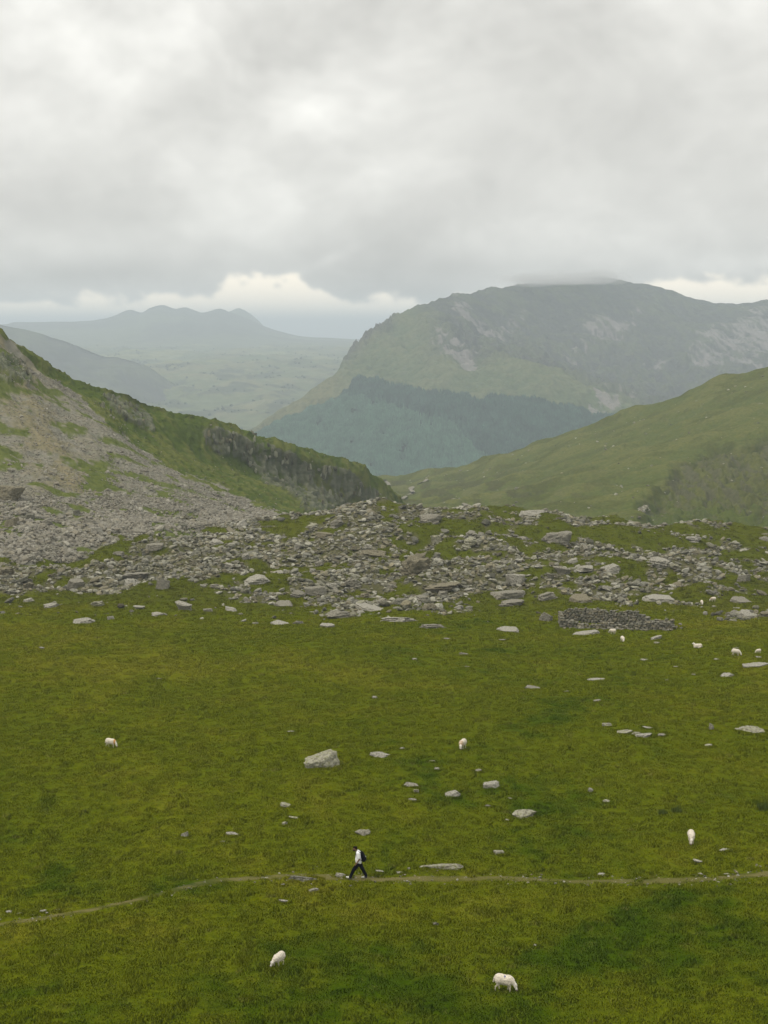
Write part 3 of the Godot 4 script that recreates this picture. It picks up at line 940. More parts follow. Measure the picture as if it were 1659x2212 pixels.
# ------------------------------------------------------------------ stones
func ball(level: int) -> PackedVector3Array:
	var t := (1.0 + sqrt(5.0)) / 2.0
	var p := [Vector3(-1, t, 0), Vector3(1, t, 0), Vector3(-1, -t, 0), Vector3(1, -t, 0), Vector3(0, -1, t), Vector3(0, 1, t), Vector3(0, -1, -t), Vector3(0, 1, -t), Vector3(t, 0, -1), Vector3(t, 0, 1), Vector3(-t, 0, -1), Vector3(-t, 0, 1)]
	var f := [0, 11, 5, 0, 5, 1, 0, 1, 7, 0, 7, 10, 0, 10, 11, 1, 5, 9, 5, 11, 4, 11, 10, 2, 10, 7, 6, 7, 1, 8, 3, 9, 4, 3, 4, 2, 3, 2, 6, 3, 6, 8, 3, 8, 9, 4, 9, 5, 2, 4, 11, 6, 2, 10, 8, 6, 7, 9, 8, 1]
	var out := PackedVector3Array()
	for i in f: out.append((p[i] as Vector3).normalized())
	for l in level:
		var next := PackedVector3Array()
		for i in range(0, out.size(), 3):
			var a := out[i]
			var b := out[i + 1]
			var c := out[i + 2]
			var ab := (a + b).normalized()
			var bc := (b + c).normalized()
			var ca := (c + a).normalized()
			next.append_array(PackedVector3Array([a, ab, ca, ab, b, bc, ca, bc, c, ab, bc, ca]))
		out = next
	return out

func flat_mesh(v: PackedVector3Array) -> ArrayMesh:
	var w := v.duplicate()
	var n := PackedVector3Array()
	n.resize(v.size())
	for i in range(0, v.size(), 3):
		var m := (v[i + 1] - v[i]).cross(v[i + 2] - v[i]).normalized()
		n[i] = m; n[i + 1] = m; n[i + 2] = m
		w[i + 1] = v[i + 2]
		w[i + 2] = v[i + 1]
	var arr := []
	arr.resize(Mesh.ARRAY_MAX)
	arr[Mesh.ARRAY_VERTEX] = w
	arr[Mesh.ARRAY_NORMAL] = n
	var m := ArrayMesh.new()
	m.add_surface_from_arrays(Mesh.PRIMITIVE_TRIANGLES, arr)
	return m

# a stone split along its bedding: a body cut by planes, chipped, its layers stepping in and out; fits -1..1 on each axis
func stone_mesh(seed_: int, level: int, flat: float, cuts: int, layers: float, chips: float, boxy := 4) -> ArrayMesh:
	var r := RandomNumberGenerator.new()
	r.seed = seed_
	var pn: Array[Vector3] = []
	var pd: Array[float] = []
	for k in cuts:
		var n := Vector3(r.randfn(), r.randfn() * 0.75, r.randfn()).normalized()
		pn.append(n)
		pd.append(r.randf_range(0.5, 0.95))
	for k in boxy:
		var a := TAU * k / boxy + r.randf_range(-0.3, 0.3)
		pn.append(Vector3(cos(a), r.randf_range(-0.25, 0.45), sin(a)).normalized())
		pd.append(r.randf_range(0.55, 0.72))
	pn.append(Vector3(r.randf_range(-0.3, 0.3), 1, r.randf_range(-0.3, 0.3)).normalized())
	pd.append(flat)
	pn.append(Vector3(r.randf_range(-0.2, 0.2), -1, r.randf_range(-0.2, 0.2)).normalized())
	pd.append(flat)
	var nz := FastNoiseLite.new()
	nz.seed = seed_
	nz.frequency = 1.0
	var bed := Vector3(r.randf_range(-0.35, 0.35), 1, r.randf_range(-0.35, 0.35)).normalized()
	var v := ball(level)
	var lo := Vector3.ONE * 9.0
	var hi := -lo
	for i in v.size():
		var d := v[i]
		var rad := 1.15
		for k in pn.size():
			var q := pn[k].dot(d)
			if q > 0.02: rad = minf(rad, pd[k] / q)
		rad *= 1.0 + chips * nz.get_noise_3dv(d * 2.6)
		var p := d * rad
		if layers > 0.0:
			var s := bed.dot(p) * layers + nz.get_noise_3dv(p * 1.1) * 0.6
			var step := (s - floorf(s)) - 0.5
			var flatwise := p - bed * bed.dot(p)
			p += flatwise * (0.26 * step) + flatwise * 0.34 * nz.get_noise_1d(floorf(s) * 7.3)
		v[i] = p
		lo = lo.min(p)
		hi = hi.max(p)
	for i in v.size():
		v[i] = (v[i] - (lo + hi) * 0.5) / ((hi - lo) * 0.5)
	return flat_mesh(v)

const TONES := {"pale grey": Color(0.262, 0.252, 0.22), "mid grey": Color(0.19, 0.18, 0.15), "brownish grey": Color(0.165, 0.15, 0.108), "dark grey": Color(0.13, 0.127, 0.102), "mossy grey": Color(0.225, 0.218, 0.178)}
const SHAPES := ["flat slab", "angular block", "wedge of rock", "rounded boulder", "layered slab", "jagged rock"]
var big_shapes := {}
var small_shapes: Array[ArrayMesh] = []
var stone_mats := {}
var used_labels := {}
var landmarks: Array = []
var beds: Array = []

func make_shapes() -> void:
	var how := {"flat slab": [0.36, 2, 0.0, 0.12], "angular block": [0.52, 2, 0.0, 0.10], "wedge of rock": [0.8, 3, 2.0, 0.12], "rounded boulder": [0.8, 14, 0.0, 0.22], "layered slab": [0.5, 8, 4.5, 0.08], "jagged rock": [0.8, 5, 3.2, 0.35]}
	for k in how:
		big_shapes[k] = []
		for i in 4:
			big_shapes[k].append(stone_mesh(hash(k) % 9000 + i * 31, 3, how[k][0], how[k][1], how[k][2], how[k][3], 5 if k != "rounded boulder" else 2))
	for i in 8:
		small_shapes.append(stone_mesh(700 + i * 13, 1, [0.4, 0.6, 0.75, 0.5][i % 4], 7, 0.0, 0.15))
	for k in TONES:
		var m: StandardMaterial3D = (M.mossy_rock if k == "mossy grey" else M.rock).duplicate()
		m.vertex_color_use_as_albedo = false
		m.albedo_color = (TONES[k] * 1.3).linear_to_srgb()
		m.resource_name = "stone_" + k.replace(" ", "_")
		stone_mats[k] = m

# the name of a place that a stone lies by, told from things one can find
func label_for(p: Vector3, what: String) -> String:
	var d := proj(p)
	var near := []
	for l in landmarks: near.append([d.distance_squared_to(l[0]), l])
	near.sort_custom(func(a, b): return a[0] < b[0])
	var text := ""
	for tries in mini(14, near.size()):
		var l: Array = near[tries][1]
		var q: Vector2 = d - l[0]
		var side := ""
		if absf(q.x) > absf(q.y) * 2.2: side = "left of" if q.x < 0.0 else "right of"
		elif absf(q.x) < absf(q.y) * 0.8: side = "behind" if q.y < 0.0 else "in front of"
		else: side = ("behind and " if q.y < 0.0 else "in front and ") + ("left of" if q.x < 0.0 else "right of")
		text = "%s %s the %s" % [what, side, l[1]]
		if not used_labels.has(text): break
	used_labels[text] = true
	return text

func set_stone(called: String, p: Vector3, size: Vector3, sunk: float, shape: String, tone: String, turn: Basis) -> MeshInstance3D:
	var list: Array = big_shapes[shape]
	var o := put(called, list[rng.randi() % list.size()], stone_mats[tone])
	o.transform = Transform3D(turn * Basis.from_scale(size * 0.5), p + Vector3(0, size.y * (0.5 - sunk), 0))
	return o

func pixel_stone(e: Array, called: String) -> MeshInstance3D:
	# e: place in the frame, width and height there, shape, tone
	var h: float = e[3] * (1.2 if called == "meadow_stone" else 1.0)
	var w: float = e[2]
	var p := hit(e[0], e[1] + h * 0.38)
	var mpp := (p - EYE).length() / F
	var slope := absf(sight(e[0], e[1]).y)
	var deep := minf(0.66 * w, 0.62 * h / slope)
	var tall := maxf(h * 0.35, h - deep * slope) * mpp
	var size := Vector3(w * mpp, tall * 1.75, deep * mpp)
	p += Vector3(0, 0, -deep * mpp * 0.18)
	p.y = ground(p.x, p.z)
	var yaw := rng.randf_range(-0.35, 0.35) + (PI if rng.randf() < 0.5 else 0.0)
	var turn := Basis(Vector3.UP, yaw) * Basis(Vector3.RIGHT, rng.randf_range(-0.08, 0.12)) * Basis(Vector3.BACK, rng.randf_range(-0.1, 0.1))
	beds.append([p, size])
	return set_stone(called, p, size, 0.42, e[4], e[5], turn)

const FIELD := [
	[1149, 1108, 60, 16, "rounded boulder", "pale grey", "whaleback boulder", "pale whaleback boulder alone on the skyline of the boulder field"],
	[897, 1222, 78, 50, "jagged rock", "brownish grey", "tall tilted crag block", "tall tilted grey-brown block, largest rock in mid boulder field"],
	[1207, 1162, 76, 32, "rounded boulder", "mid grey", "cracked hump boulder", "humped boulder split by dark cracks on the upper boulder field"],
	[932, 1122, 56, 24, "wedge of rock", "mid grey", "steep skyline wedge", "steep grey wedge of rock just below the boulder field skyline"],
	[1100, 1280, 84, 26, "flat slab", "mid grey", "long dark overhanging slab", "long dark slab overhanging shadow at the front of the boulders"],
	[1114, 1252, 44, 28, "angular block", "pale grey", "upright pale block", "upright pale block standing behind the long dark overhanging slab"],
	[1104, 1300, 58, 22, "layered slab", "mid grey", "dark layered block", "dark layered block lying below the long dark overhanging slab"],
	[1182, 1287, 46, 22, "layered slab", "mid grey", "split layered rock", "split layered rock left above the drystone sheepfold"],
	[1254, 1292, 52, 22, "flat slab", "brownish grey", "brown domed slab", "brown domed slab directly behind the sheepfold's left corner"],
	[1320, 1229, 46, 20, "rounded boulder", "pale grey", "pale dome boulder", "pale dome boulder in the grass patch above the sheepfold"],
	[1424, 1214, 56, 22, "layered slab", "pale grey", "tilted pale ledge", "tilted pale ledge of rock on the right boulder field"],
	[1404, 1124, 42, 18, "jagged rock", "pale grey", "jagged skyline rock", "jagged pale rock breaking the skyline below the right hill"],
	[1419, 1292, 72, 20, "flat slab", "pale grey", "broad pale slab", "broad pale slab behind the right end of the sheepfold"],
	[1600, 1296, 48, 14, "flat slab", "mid grey", "far right low slab", "low grey slab in the grass at the far right"],
	[1612, 1327, 34, 20, "flat slab", "pale grey", "leaning pale flagstone", "thin pale flagstone leaning on the right grass slope"],
	[1607, 1247, 30, 18, "angular block", "mid grey", "dark right edge boulder", "dark boulder among stones near the right edge"],
	[1214, 1234, 40, 20, "wedge of rock", "mid grey", "steep grey wedge", "steep grey wedge of rock in the middle right of the boulders"],
	[955, 1268, 84, 20, "layered slab", "brownish grey", "stack of thin slabs", "stack of thin tilted slabs right of centre at the boulder front"],
	[910, 1292, 38, 18, "layered slab", "mid grey", "dark split slab", "small dark split slab at the front edge of the boulders"],
	[145, 1141, 40, 20, "rounded boulder", "brownish grey", "brown scree foot boulder", "rounded brown boulder at the foot of the scree"],
	[333, 1182, 42, 14, "flat slab", "mid grey", "mossy topped slab", "grey slab beside a green patch on the left boulder field"],
	[290, 1242, 64, 16, "layered slab", "mid grey", "fan of tilted plates", "fan of dark tilted plates in the left boulder field"],
	[555, 1252, 60, 22, "rounded boulder", "pale grey", "broad pink-grey boulder", "broad pinkish pale boulder left of centre in the boulder field"],
	[352, 1262, 32, 24, "angular block", "mid grey", "dark cube block", "dark square block at the front of the left boulders"],
	[160, 1262, 42, 20, "angular block", "mid grey", "black shadowed block", "black shadowed block by the grass edge at far left"],
	[762, 1260, 42, 22, "layered slab", "mid grey", "dark folded rock", "dark folded rock near the centre of the boulder field"],
	[683, 1276, 52, 22, "flat slab", "mid grey", "flat topped centre slab", "flat topped grey slab at the centre front of the boulders"],
	[735, 1325, 70, 24, "rounded boulder", "mid grey", "broad speckled boulder", "broad speckled boulder on the grass below the boulder field"],
	[800, 1312, 74, 20, "layered slab", "pale grey", "long ribbed outcrop", "long ribbed outcrop pushing into the meadow at centre"],
	[860, 1335, 90, 22, "layered slab", "pale grey", "low ribbed ledge", "low ribbed ledge of rock reaching down into the meadow"],
	[935, 1350, 60, 16, "layered slab", "mid grey", "ribbed ledge tip", "tip of the ribbed ledge ending in the meadow grass"],
	[395, 1309, 40, 24, "wedge of rock", "pale grey", "pale tilted wedge", "pale tilted wedge among stones on the left meadow edge"],
	[612, 1304, 44, 14, "flat slab", "mid grey", "dark low slab", "dark low slab in grass left of the broad speckled boulder"],
	[805, 1194, 62, 18, "rounded boulder", "brownish grey", "smooth brown boulder", "smooth brown boulder half way up the centre boulder field"],
	[60, 1206, 44, 20, "rounded boulder", "mid grey", "dark far left boulder", "dark rounded boulder below the green strip at far left"],
	[645, 1284, 40, 18, "layered slab", "mid grey", "layered grey ledge", "layered grey ledge left of the flat topped centre slab"],
	[1180, 1332, 32, 24, "rounded boulder", "mid grey", "round dark boulder", "round dark boulder just left of the sheepfold"],
	[1265, 1364, 70, 18, "angular block", "pale grey", "pale slab by the fold", "pale squared slab lying in front of the sheepfold wall"],
	[1500, 1165, 40, 14, "jagged rock", "pale grey", "right skyline rubble", "pale rubble rock on the right end of the skyline"],
	[1650, 1164, 30, 12, "rounded boulder", "mid grey", "right edge skyline boulder", "grey boulder on the skyline at the right edge"]]

const MEADOW := [
	[694, 1640, 80, 36, "angular block", "mossy grey", "great square boulder", "great pale square boulder with a mossy crack, alone in the meadow"],
	[821, 1627, 48, 15, "rounded boulder", "pale grey", "low whale-shaped stone", "low whale-shaped stone just right of the great square boulder"],
	[1061, 1694, 38, 17, "angular block", "pale grey", "pale block stone", "pale squarish stone in mid meadow right of centre"],
	[978, 1714, 34, 17, "rounded boulder", "pale grey", "rounded pale stone", "rounded pale stone left below the pale squarish stone"],
	[1134, 1756, 54, 20, "wedge of rock", "mossy grey", "split lichened boulder", "split lichened boulder sunk in grass right of centre"],
	[503, 1799, 34, 12, "rounded boulder", "pale grey", "domed stone", "domed pale stone left of the walking person"],
	[784, 1797, 32, 14, "rounded boulder", "mid grey", "hump stone", "rounded grey stone in grass just behind the walking person"],
	[947, 1868, 108, 15, "flat slab", "mossy grey", "long low ledge", "long low pale ledge beside the footpath right of the walker"],
	[655, 1895, 74, 15, "layered slab", "dark grey", "broken trackside slab", "broken dark slab beside the footpath left of the walker"],
	[735, 1889, 24, 12, "rounded boulder", "pale grey", "smooth pale path stone", "smooth pale stone by the path just left of the walker"],
	[1625, 1575, 68, 16, "layered slab", "mossy grey", "right edge outcrop", "long pale outcrop at the right edge of the meadow"],
	[1634, 1435, 58, 11, "flat slab", "pale grey", "right edge flagstone", "long thin flagstone at the right edge below the sheep"],
	[180, 1340, 46, 14, "rounded boulder", "pale grey", "pale left meadow boulder", "pale boulder in the grass at the far left meadow edge"],
	[1391, 1587, 38, 11, "rounded boulder", "pale grey", "stone row dome", "largest domed stone in the short row on the right meadow"],
	[1313, 1565, 24, 11, "wedge of rock", "mossy grey", "stone row wedge", "wedge stone at the left start of the right meadow row"],
	[1151, 1484, 36, 10, "flat slab", "mid grey", "low grey slab", "low grey slab alone in the upper middle meadow"],
	[1571, 1457, 36, 11, "rounded boulder", "pale grey", "tapered pale stone", "tapered pale stone below the right edge flagstone"],
	[612, 1946, 20, 10, "wedge of rock", "pale grey", "small white wedge", "small white wedge stone in grass below the footpath"],
	[678, 1921, 28, 12, "layered slab", "mid grey", "lower path stone", "cluster stone on the lower edge of the path left of the walker"],
	[940, 1996, 16, 10, "wedge of rock", "dark grey", "lone dark wedge", "lone dark wedge stone below the path at centre"],
	[1097, 1358, 54, 13, "flat slab", "pale grey", "pale slab left of the fold", "pale flat slab in the grass well left of the sheepfold"],
	[605, 1345, 44, 10, "flat slab", "pale grey", "pale flat meadow slab", "pale flat slab at the top edge of the meadow"]]
# smaller ones: place, width, height
const SMALL := [[399, 1802, 18, 14], [887, 1694, 32, 10], [900, 1709, 14, 9], [888, 1727, 26, 8], [617, 1738, 26, 12], [635, 1765, 24, 8], [614, 1779, 14, 9], [480, 1817, 22, 6], [820, 1882, 18, 8], [1080, 1840, 28, 11], [1507, 1860, 20, 10], [1567, 1835, 36, 7], [1350, 1580, 34, 9], [1373, 1584, 20, 9], [1429, 1587, 22, 7], [1401, 1571, 26, 6], [1538, 1571, 14, 14], [1531, 1609, 22, 7], [1222, 1493, 16, 5], [1287, 1466, 40, 9], [1291, 1513, 18, 6], [1003, 1412, 22, 8], [967, 1379, 24, 5], [895, 1423, 16, 5], [342, 1466, 18, 5], [810, 1506, 16, 7], [629, 1579, 26, 6], [869, 1616, 16, 6], [933, 1643, 18, 6], [944, 1661, 12, 8], [1031, 1664, 20, 6], [1104, 1724, 16, 5], [1054, 1740, 18, 7], [1276, 1707, 14, 11], [1310, 1731, 18, 8], [1097, 1771, 16, 6], [240, 1335, 18, 9], [90, 1400, 12, 6], [645, 1344, 28, 9], [707, 1351, 32, 10], [340, 1327, 28, 10], [300, 1312, 26, 10], [110, 1308, 34, 12], [60, 1296, 30, 10], [210, 1304, 30, 12], [1417, 1377, 28, 11], [1420, 1388, 20, 6], [1157, 2043, 14, 8], [1255, 1889, 20, 6], [1300, 1888, 24, 8], [1383, 1895, 18, 6], [1570, 1888, 22, 7], [1510, 1888, 26, 6], [18, 1970, 14, 8], [42, 1972, 18, 6], [93, 1968, 14, 8], [125, 1966, 12, 7], [70, 1976, 10, 5], [755, 1893, 12, 7], [865, 1884, 18, 6], [612, 1911, 10, 6], [1130, 1890, 16, 5], [1460, 1440, 12, 4], [1550, 1424, 16, 4], [1500, 1457, 14, 4], [1010, 1440, 12, 4], [1395, 1425, 22, 6], [1640, 1420, 14, 6], [1085, 1382, 16, 5], [1590, 1400, 18, 5], [1440, 1470, 10, 5], [550, 1346, 18, 6], [450, 1318, 26, 9], [500, 1316, 30, 10]]

func stones() -> void:
	make_shapes()
	landmarks.append([Vector2(1340, 1340), "drystone sheepfold"])
	for e in FIELD: landmarks.append([Vector2(e[0], e[1]), e[6]])
	for e in FIELD:
		var o := pixel_stone(e, "boulder")
		used_labels[e[7]] = true
		tag(o, e[7], "boulder", "boulders of the boulder field")
	# the largest of the others in the field, one by one
	var placed: Array[Vector3] = []
	var tries := 0
	while placed.size() < 255 and tries < 60000:
		tries += 1
		var d := rng.randf_range(176.0, 284.0)
		var x := rng.randf_range(-0.275, 0.275) * d
		if stony(x, -d) < 0.45: continue
		var w := rng.randf_range(1.0, 2.0) + (rng.randf_range(0.4, 1.7) if rng.randf() < 0.18 else 0.0)
		var p := Vector3(x, ground(x, -d), -d)
		var clear := true
		for q in placed:
			if absf(q.x - p.x) < 2.0 and absf(q.z - p.z) < 2.4:
				clear = false
				break
		if not clear: continue
		placed.append(p)
		var shape: String = SHAPES[[0, 0, 1, 2, 3, 4, 4, 5][rng.randi() % 8]]
		var tone: String = ["pale grey", "pale grey", "mid grey", "mid grey", "brownish grey", "mossy grey", "dark grey"][rng.randi() % 7]
		var flatness := 0.28 if shape.ends_with("slab") else 0.46
		var size := Vector3(w, w * flatness * rng.randf_range(0.9, 1.5), w * rng.randf_range(0.55, 0.95))
		var lean := rng.randf_range(-0.5, 0.5) if rng.randf() < 0.45 else rng.randf_range(-0.15, 0.15)
		var turn := Basis(Vector3.UP, rng.randf() * TAU) * Basis(Vector3.BACK, lean) * Basis(Vector3.RIGHT, rng.randf_range(-0.2, 0.25))
		var o := set_stone("boulder", p, size, 0.25, shape, tone, turn)
		var how := ("leaning " if absf(lean) > 0.28 else "") + tone + " " + shape
		tag(o, label_for(p, how), "boulder", "boulders of the boulder field")
	for e in [[22, 1068, 54, 34, "rounded boulder", "brownish grey", "great brown block jutting from the scree at the left edge"], [62, 1118, 26, 15, "angular block", "dark grey", "dark block at the scree foot below the great brown block"], [25, 1128, 34, 18, "angular block", "brownish grey", "brown block at the scree foot by the left edge"], [100, 1128, 28, 16, "wedge of rock", "mid grey", "grey wedge at the scree foot left of the rounded brown boulder"], [195, 1128, 26, 14, "rounded boulder", "mid grey", "grey boulder at the scree foot right of the rounded brown boulder"], [210, 1146, 30, 14, "angular block", "pale grey", "pale block at the scree foot right of the rounded brown boulder"], [168, 1108, 18, 12, "angular block", "dark grey", "small dark block on lower scree above the rounded brown boulder"], [392, 1138, 30, 14, "jagged rock", "dark grey", "dark jagged rock at the middle of the scree foot"], [440, 1130, 28, 13, "rounded boulder", "mid grey", "grey boulder near the right end of the scree foot"], [300, 1150, 34, 13, "flat slab", "mid grey", "flat grey slab in the middle of the scree foot"]]:
		var p := on_sheet(left_hill, Vector2(e[0], e[1] + e[3] * 0.35))
		var mpp := (p - EYE).length() / F
		var o := set_stone("boulder", p, Vector3(e[2], e[3] * 1.35, e[2] * 0.75) * mpp, 0.32, e[4], e[5], Basis(Vector3.UP, rng.randf_range(-0.4, 0.4)) * Basis(Vector3.BACK, rng.randf_range(-0.15, 0.15)))
		tag(o, e[6], "boulder", "boulders at the foot of the scree")
	landmarks = []
	for e in MEADOW: landmarks.append([Vector2(e[0], e[1]), e[6]])
	for l in [[240, 1607, "left grazing sheep"], [998, 1610, "sheep in mid meadow"], [1493, 1816, "sheep facing the path"], [600, 2072, "lowest left sheep"], [773, 1880, "walking person"], [1340, 1350, "drystone sheepfold"], [1265, 1364, "pale slab by the fold"], [1507, 1396, "sheep lying down"]]:
		landmarks.append([Vector2(l[0], l[1]), l[2]])
	for e in MEADOW:
		var o := pixel_stone(e, "meadow_stone")
		used_labels[e[7]] = true
		tag(o, e[7], "stone", "stones scattered in the meadow")
	for e in SMALL:
		var tone: String = ["pale grey", "pale grey", "mid grey", "mossy grey"][rng.randi() % 4]
		var shape: String = SHAPES[[0, 1, 2, 2, 4][rng.randi() % 5]]
		var o := pixel_stone([e[0], e[1], e[2], e[3], shape, tone], "meadow_stone")
		tag(o, label_for(o.position, "%s %s" % [tone, {"flat slab": "flat stone", "angular block": "block stone", "wedge of rock": "wedge stone", "rounded boulder": "round stone", "layered slab": "layered stone"}[shape]]), "stone", "stones scattered in the meadow")
	rubble()

func random_turn(flat: float) -> Basis:
	return Basis(Vector3.UP, rng.randf() * TAU) * Basis(Vector3.BACK, rng.randfn() * flat) * Basis(Vector3.RIGHT, rng.randfn() * flat)

func stone_color() -> Color:
	var t: float = rng.randf_range(0.42, 1.35)
	return [Color(0.205, 0.2, 0.16), Color(0.155, 0.15, 0.112), Color(0.165, 0.15, 0.104), Color(0.24, 0.235, 0.2)][rng.randi() % 4] * t * 1.3

func pour(called: String, bufs: Array) -> void:
	for k in bufs.size():
		if bufs[k].size(): many(called, small_shapes[k], M.rock, bufs[k])

func eight() -> Array:
	var a := []
	for k in 8: a.append(PackedFloat32Array())
	return a

func rubble() -> void:
	# loose stone between the boulders
	var bufs := eight()
	for k in 70000:
		var d := rng.randf_range(172.0, 292.0)
		var x := rng.randf_range(-0.34, 0.34) * d
		var s := stony(x, -d)
		if rng.randf() * 1.05 > s + 0.012: continue
		var w := 0.26 + 0.9 * pow(rng.randf(), 2.4) + (0.5 if rng.randf() < 0.05 else 0.0)
		var size := Vector3(w, w * rng.randf_range(0.2, 0.55), w * rng.randf_range(0.45, 0.95)) * 0.5
		add_copy(bufs[k % 8], random_turn(0.3) * Basis.from_scale(size), Vector3(x, ground(x, -d) + size.y * rng.randf_range(0.2, 1.3), -d), stone_color())
	pour("boulder_field_rubble", bufs)
	# scree: larger blocks towards the foot, as scree sorts itself
	bufs = eight()
	for k in 150000:
		var u := rng.randf_range(0.05, 0.85)
		var v := rng.randf_range(0.10, 0.66)
		var p := left_hill.point(u, v)
		var d := proj(p)
		var n1 := fbm(p.x * 3.0, p.z * 3.0 + p.y * 3.0)
		var wob := Vector2(n1 * 60.0, fbm(p.x * 3.0 + 90.0, p.z * 3.0 - p.y * 2.0) * 40.0)
		if not inside(scree_edge, d + wob * 0.4):
			if rng.randf() > 0.018: continue
		var green := fbm(p.x * 2.6 + 400.0, p.z * 2.6 - p.y * 3.0)
		var strip := exp(-pow((d.x - 95.0 - (d.y - 950.0) * 0.55) / 85.0, 2.0))
		if rng.randf() < sm(0.02, 0.22, green) * 0.92 + 0.55 * strip: continue
		var low := sm(1040.0, 1140.0, d.y)
		var w := 0.17 + 0.40 * pow(rng.randf(), 2.2) + low * 1.0 * pow(rng.randf(), 3.0) + (0.8 if rng.randf() < 0.012 else 0.0)
		var size := Vector3(w, w * rng.randf_range(0.3, 0.65), w * rng.randf_range(0.5, 0.9)) * 0.5
		add_copy(bufs[k % 8], random_turn(0.4) * Basis.from_scale(size), p + Vector3(0, size.y * 0.4, 0), stone_color().lerp(Color(0.27, 0.25, 0.22), 0.5) * 1.05)
	pour("scree_stones", bufs)
	# upright slabs of the crags
	bufs = eight()
	for k in 2600:
		var u := rng.randf_range(0.05, 0.97)
		var v := rng.randf_range(0.40, 0.86)
		var p := left_hill.point(u, v)
		var d := proj(p)
		var wob := Vector2(fbm(p.x * 3.0, p.z * 3.0 + p.y * 3.0) * 60.0, fbm(p.x * 3.0 + 90.0, p.z * 3.0 - p.y * 2.0) * 40.0)
		var crag := false
		for z in crag_zones:
			if inside(z, d + wob * 0.45): crag = true
		if not crag and rng.randf() > 0.035: continue
		if crag and fbm(p.x * 7.0, p.y * 7.0 + p.z * 3.0) < 0.02: continue
		var w := rng.randf_range(0.6, 1.5) * (1.0 if crag else 0.5)
		var size := Vector3(w, w * (rng.randf_range(0.9, 2.6) if crag else 0.7), w * 0.8) * 0.5
		var turn := Basis(Vector3.UP, rng.randf() * TAU) * Basis(Vector3.BACK, rng.randfn() * 0.15) * Basis(Vector3.RIGHT, rng.randfn() * 0.15)
		var tint := stone_color()
		if crag: tint = Color(tint.r * 0.75, tint.g * 0.78, tint.b * 0.7)
		add_copy(bufs[k % 8], turn * Basis.from_scale(size), p, tint)
	pour("crag_slabs", bufs)
	# a few stones on the grassy hill and a tumbled wall running up it
	bufs = eight()
	for k in 520:
		var u := rng.randf_range(0.1, 0.95)
		var p := right_hill.point(u, rng.randf_range(0.05, 0.7))
		var w := 0.5 + 1.6 * pow(rng.randf(), 3.0)
		var size := Vector3(w, w * 0.5, w * 0.8) * 0.5
		add_copy(bufs[k % 8], random_turn(0.3) * Basis.from_scale(size), p + Vector3(0, size.y * 0.3, 0), stone_color() * 1.1)
	var a := on_sheet(right_hill, Vector2(1368, 1118))
	var b := on_sheet(right_hill, Vector2(1398, 1093))
	for k in 90:
		var p := a.lerp(b, rng.randf()) + Vector3(rng.randfn() * 0.9, 0, rng.randfn() * 0.9)
		var w := rng.randf_range(0.5, 1.3)
		add_copy(bufs[k % 8], random_turn(0.3) * Basis.from_scale(Vector3(w, w * 0.6, w * 0.8) * 0.5), p + Vector3(0, 0.3, 0), stone_color() * 1.2)
	pour("hillside_stones", bufs)
	# pebbles on and beside the path
	bufs = eight()
	for k in 500:
		var x := rng.randf_range(-23.0, 24.0)
		var d := path_depth(x) + rng.randfn() * 0.55
		if x < -7.0 and rng.randf() < 0.6: continue
		var w := 0.025 + 0.075 * pow(rng.randf(), 3.0)
		add_copy(bufs[k % 8], random_turn(0.3) * Basis.from_scale(Vector3(w, w * 0.5, w * 0.8)), Vector3(x, ground(x, -d) + 0.03, -d), stone_color() * 1.15)
	pour("path_pebbles", bufs)

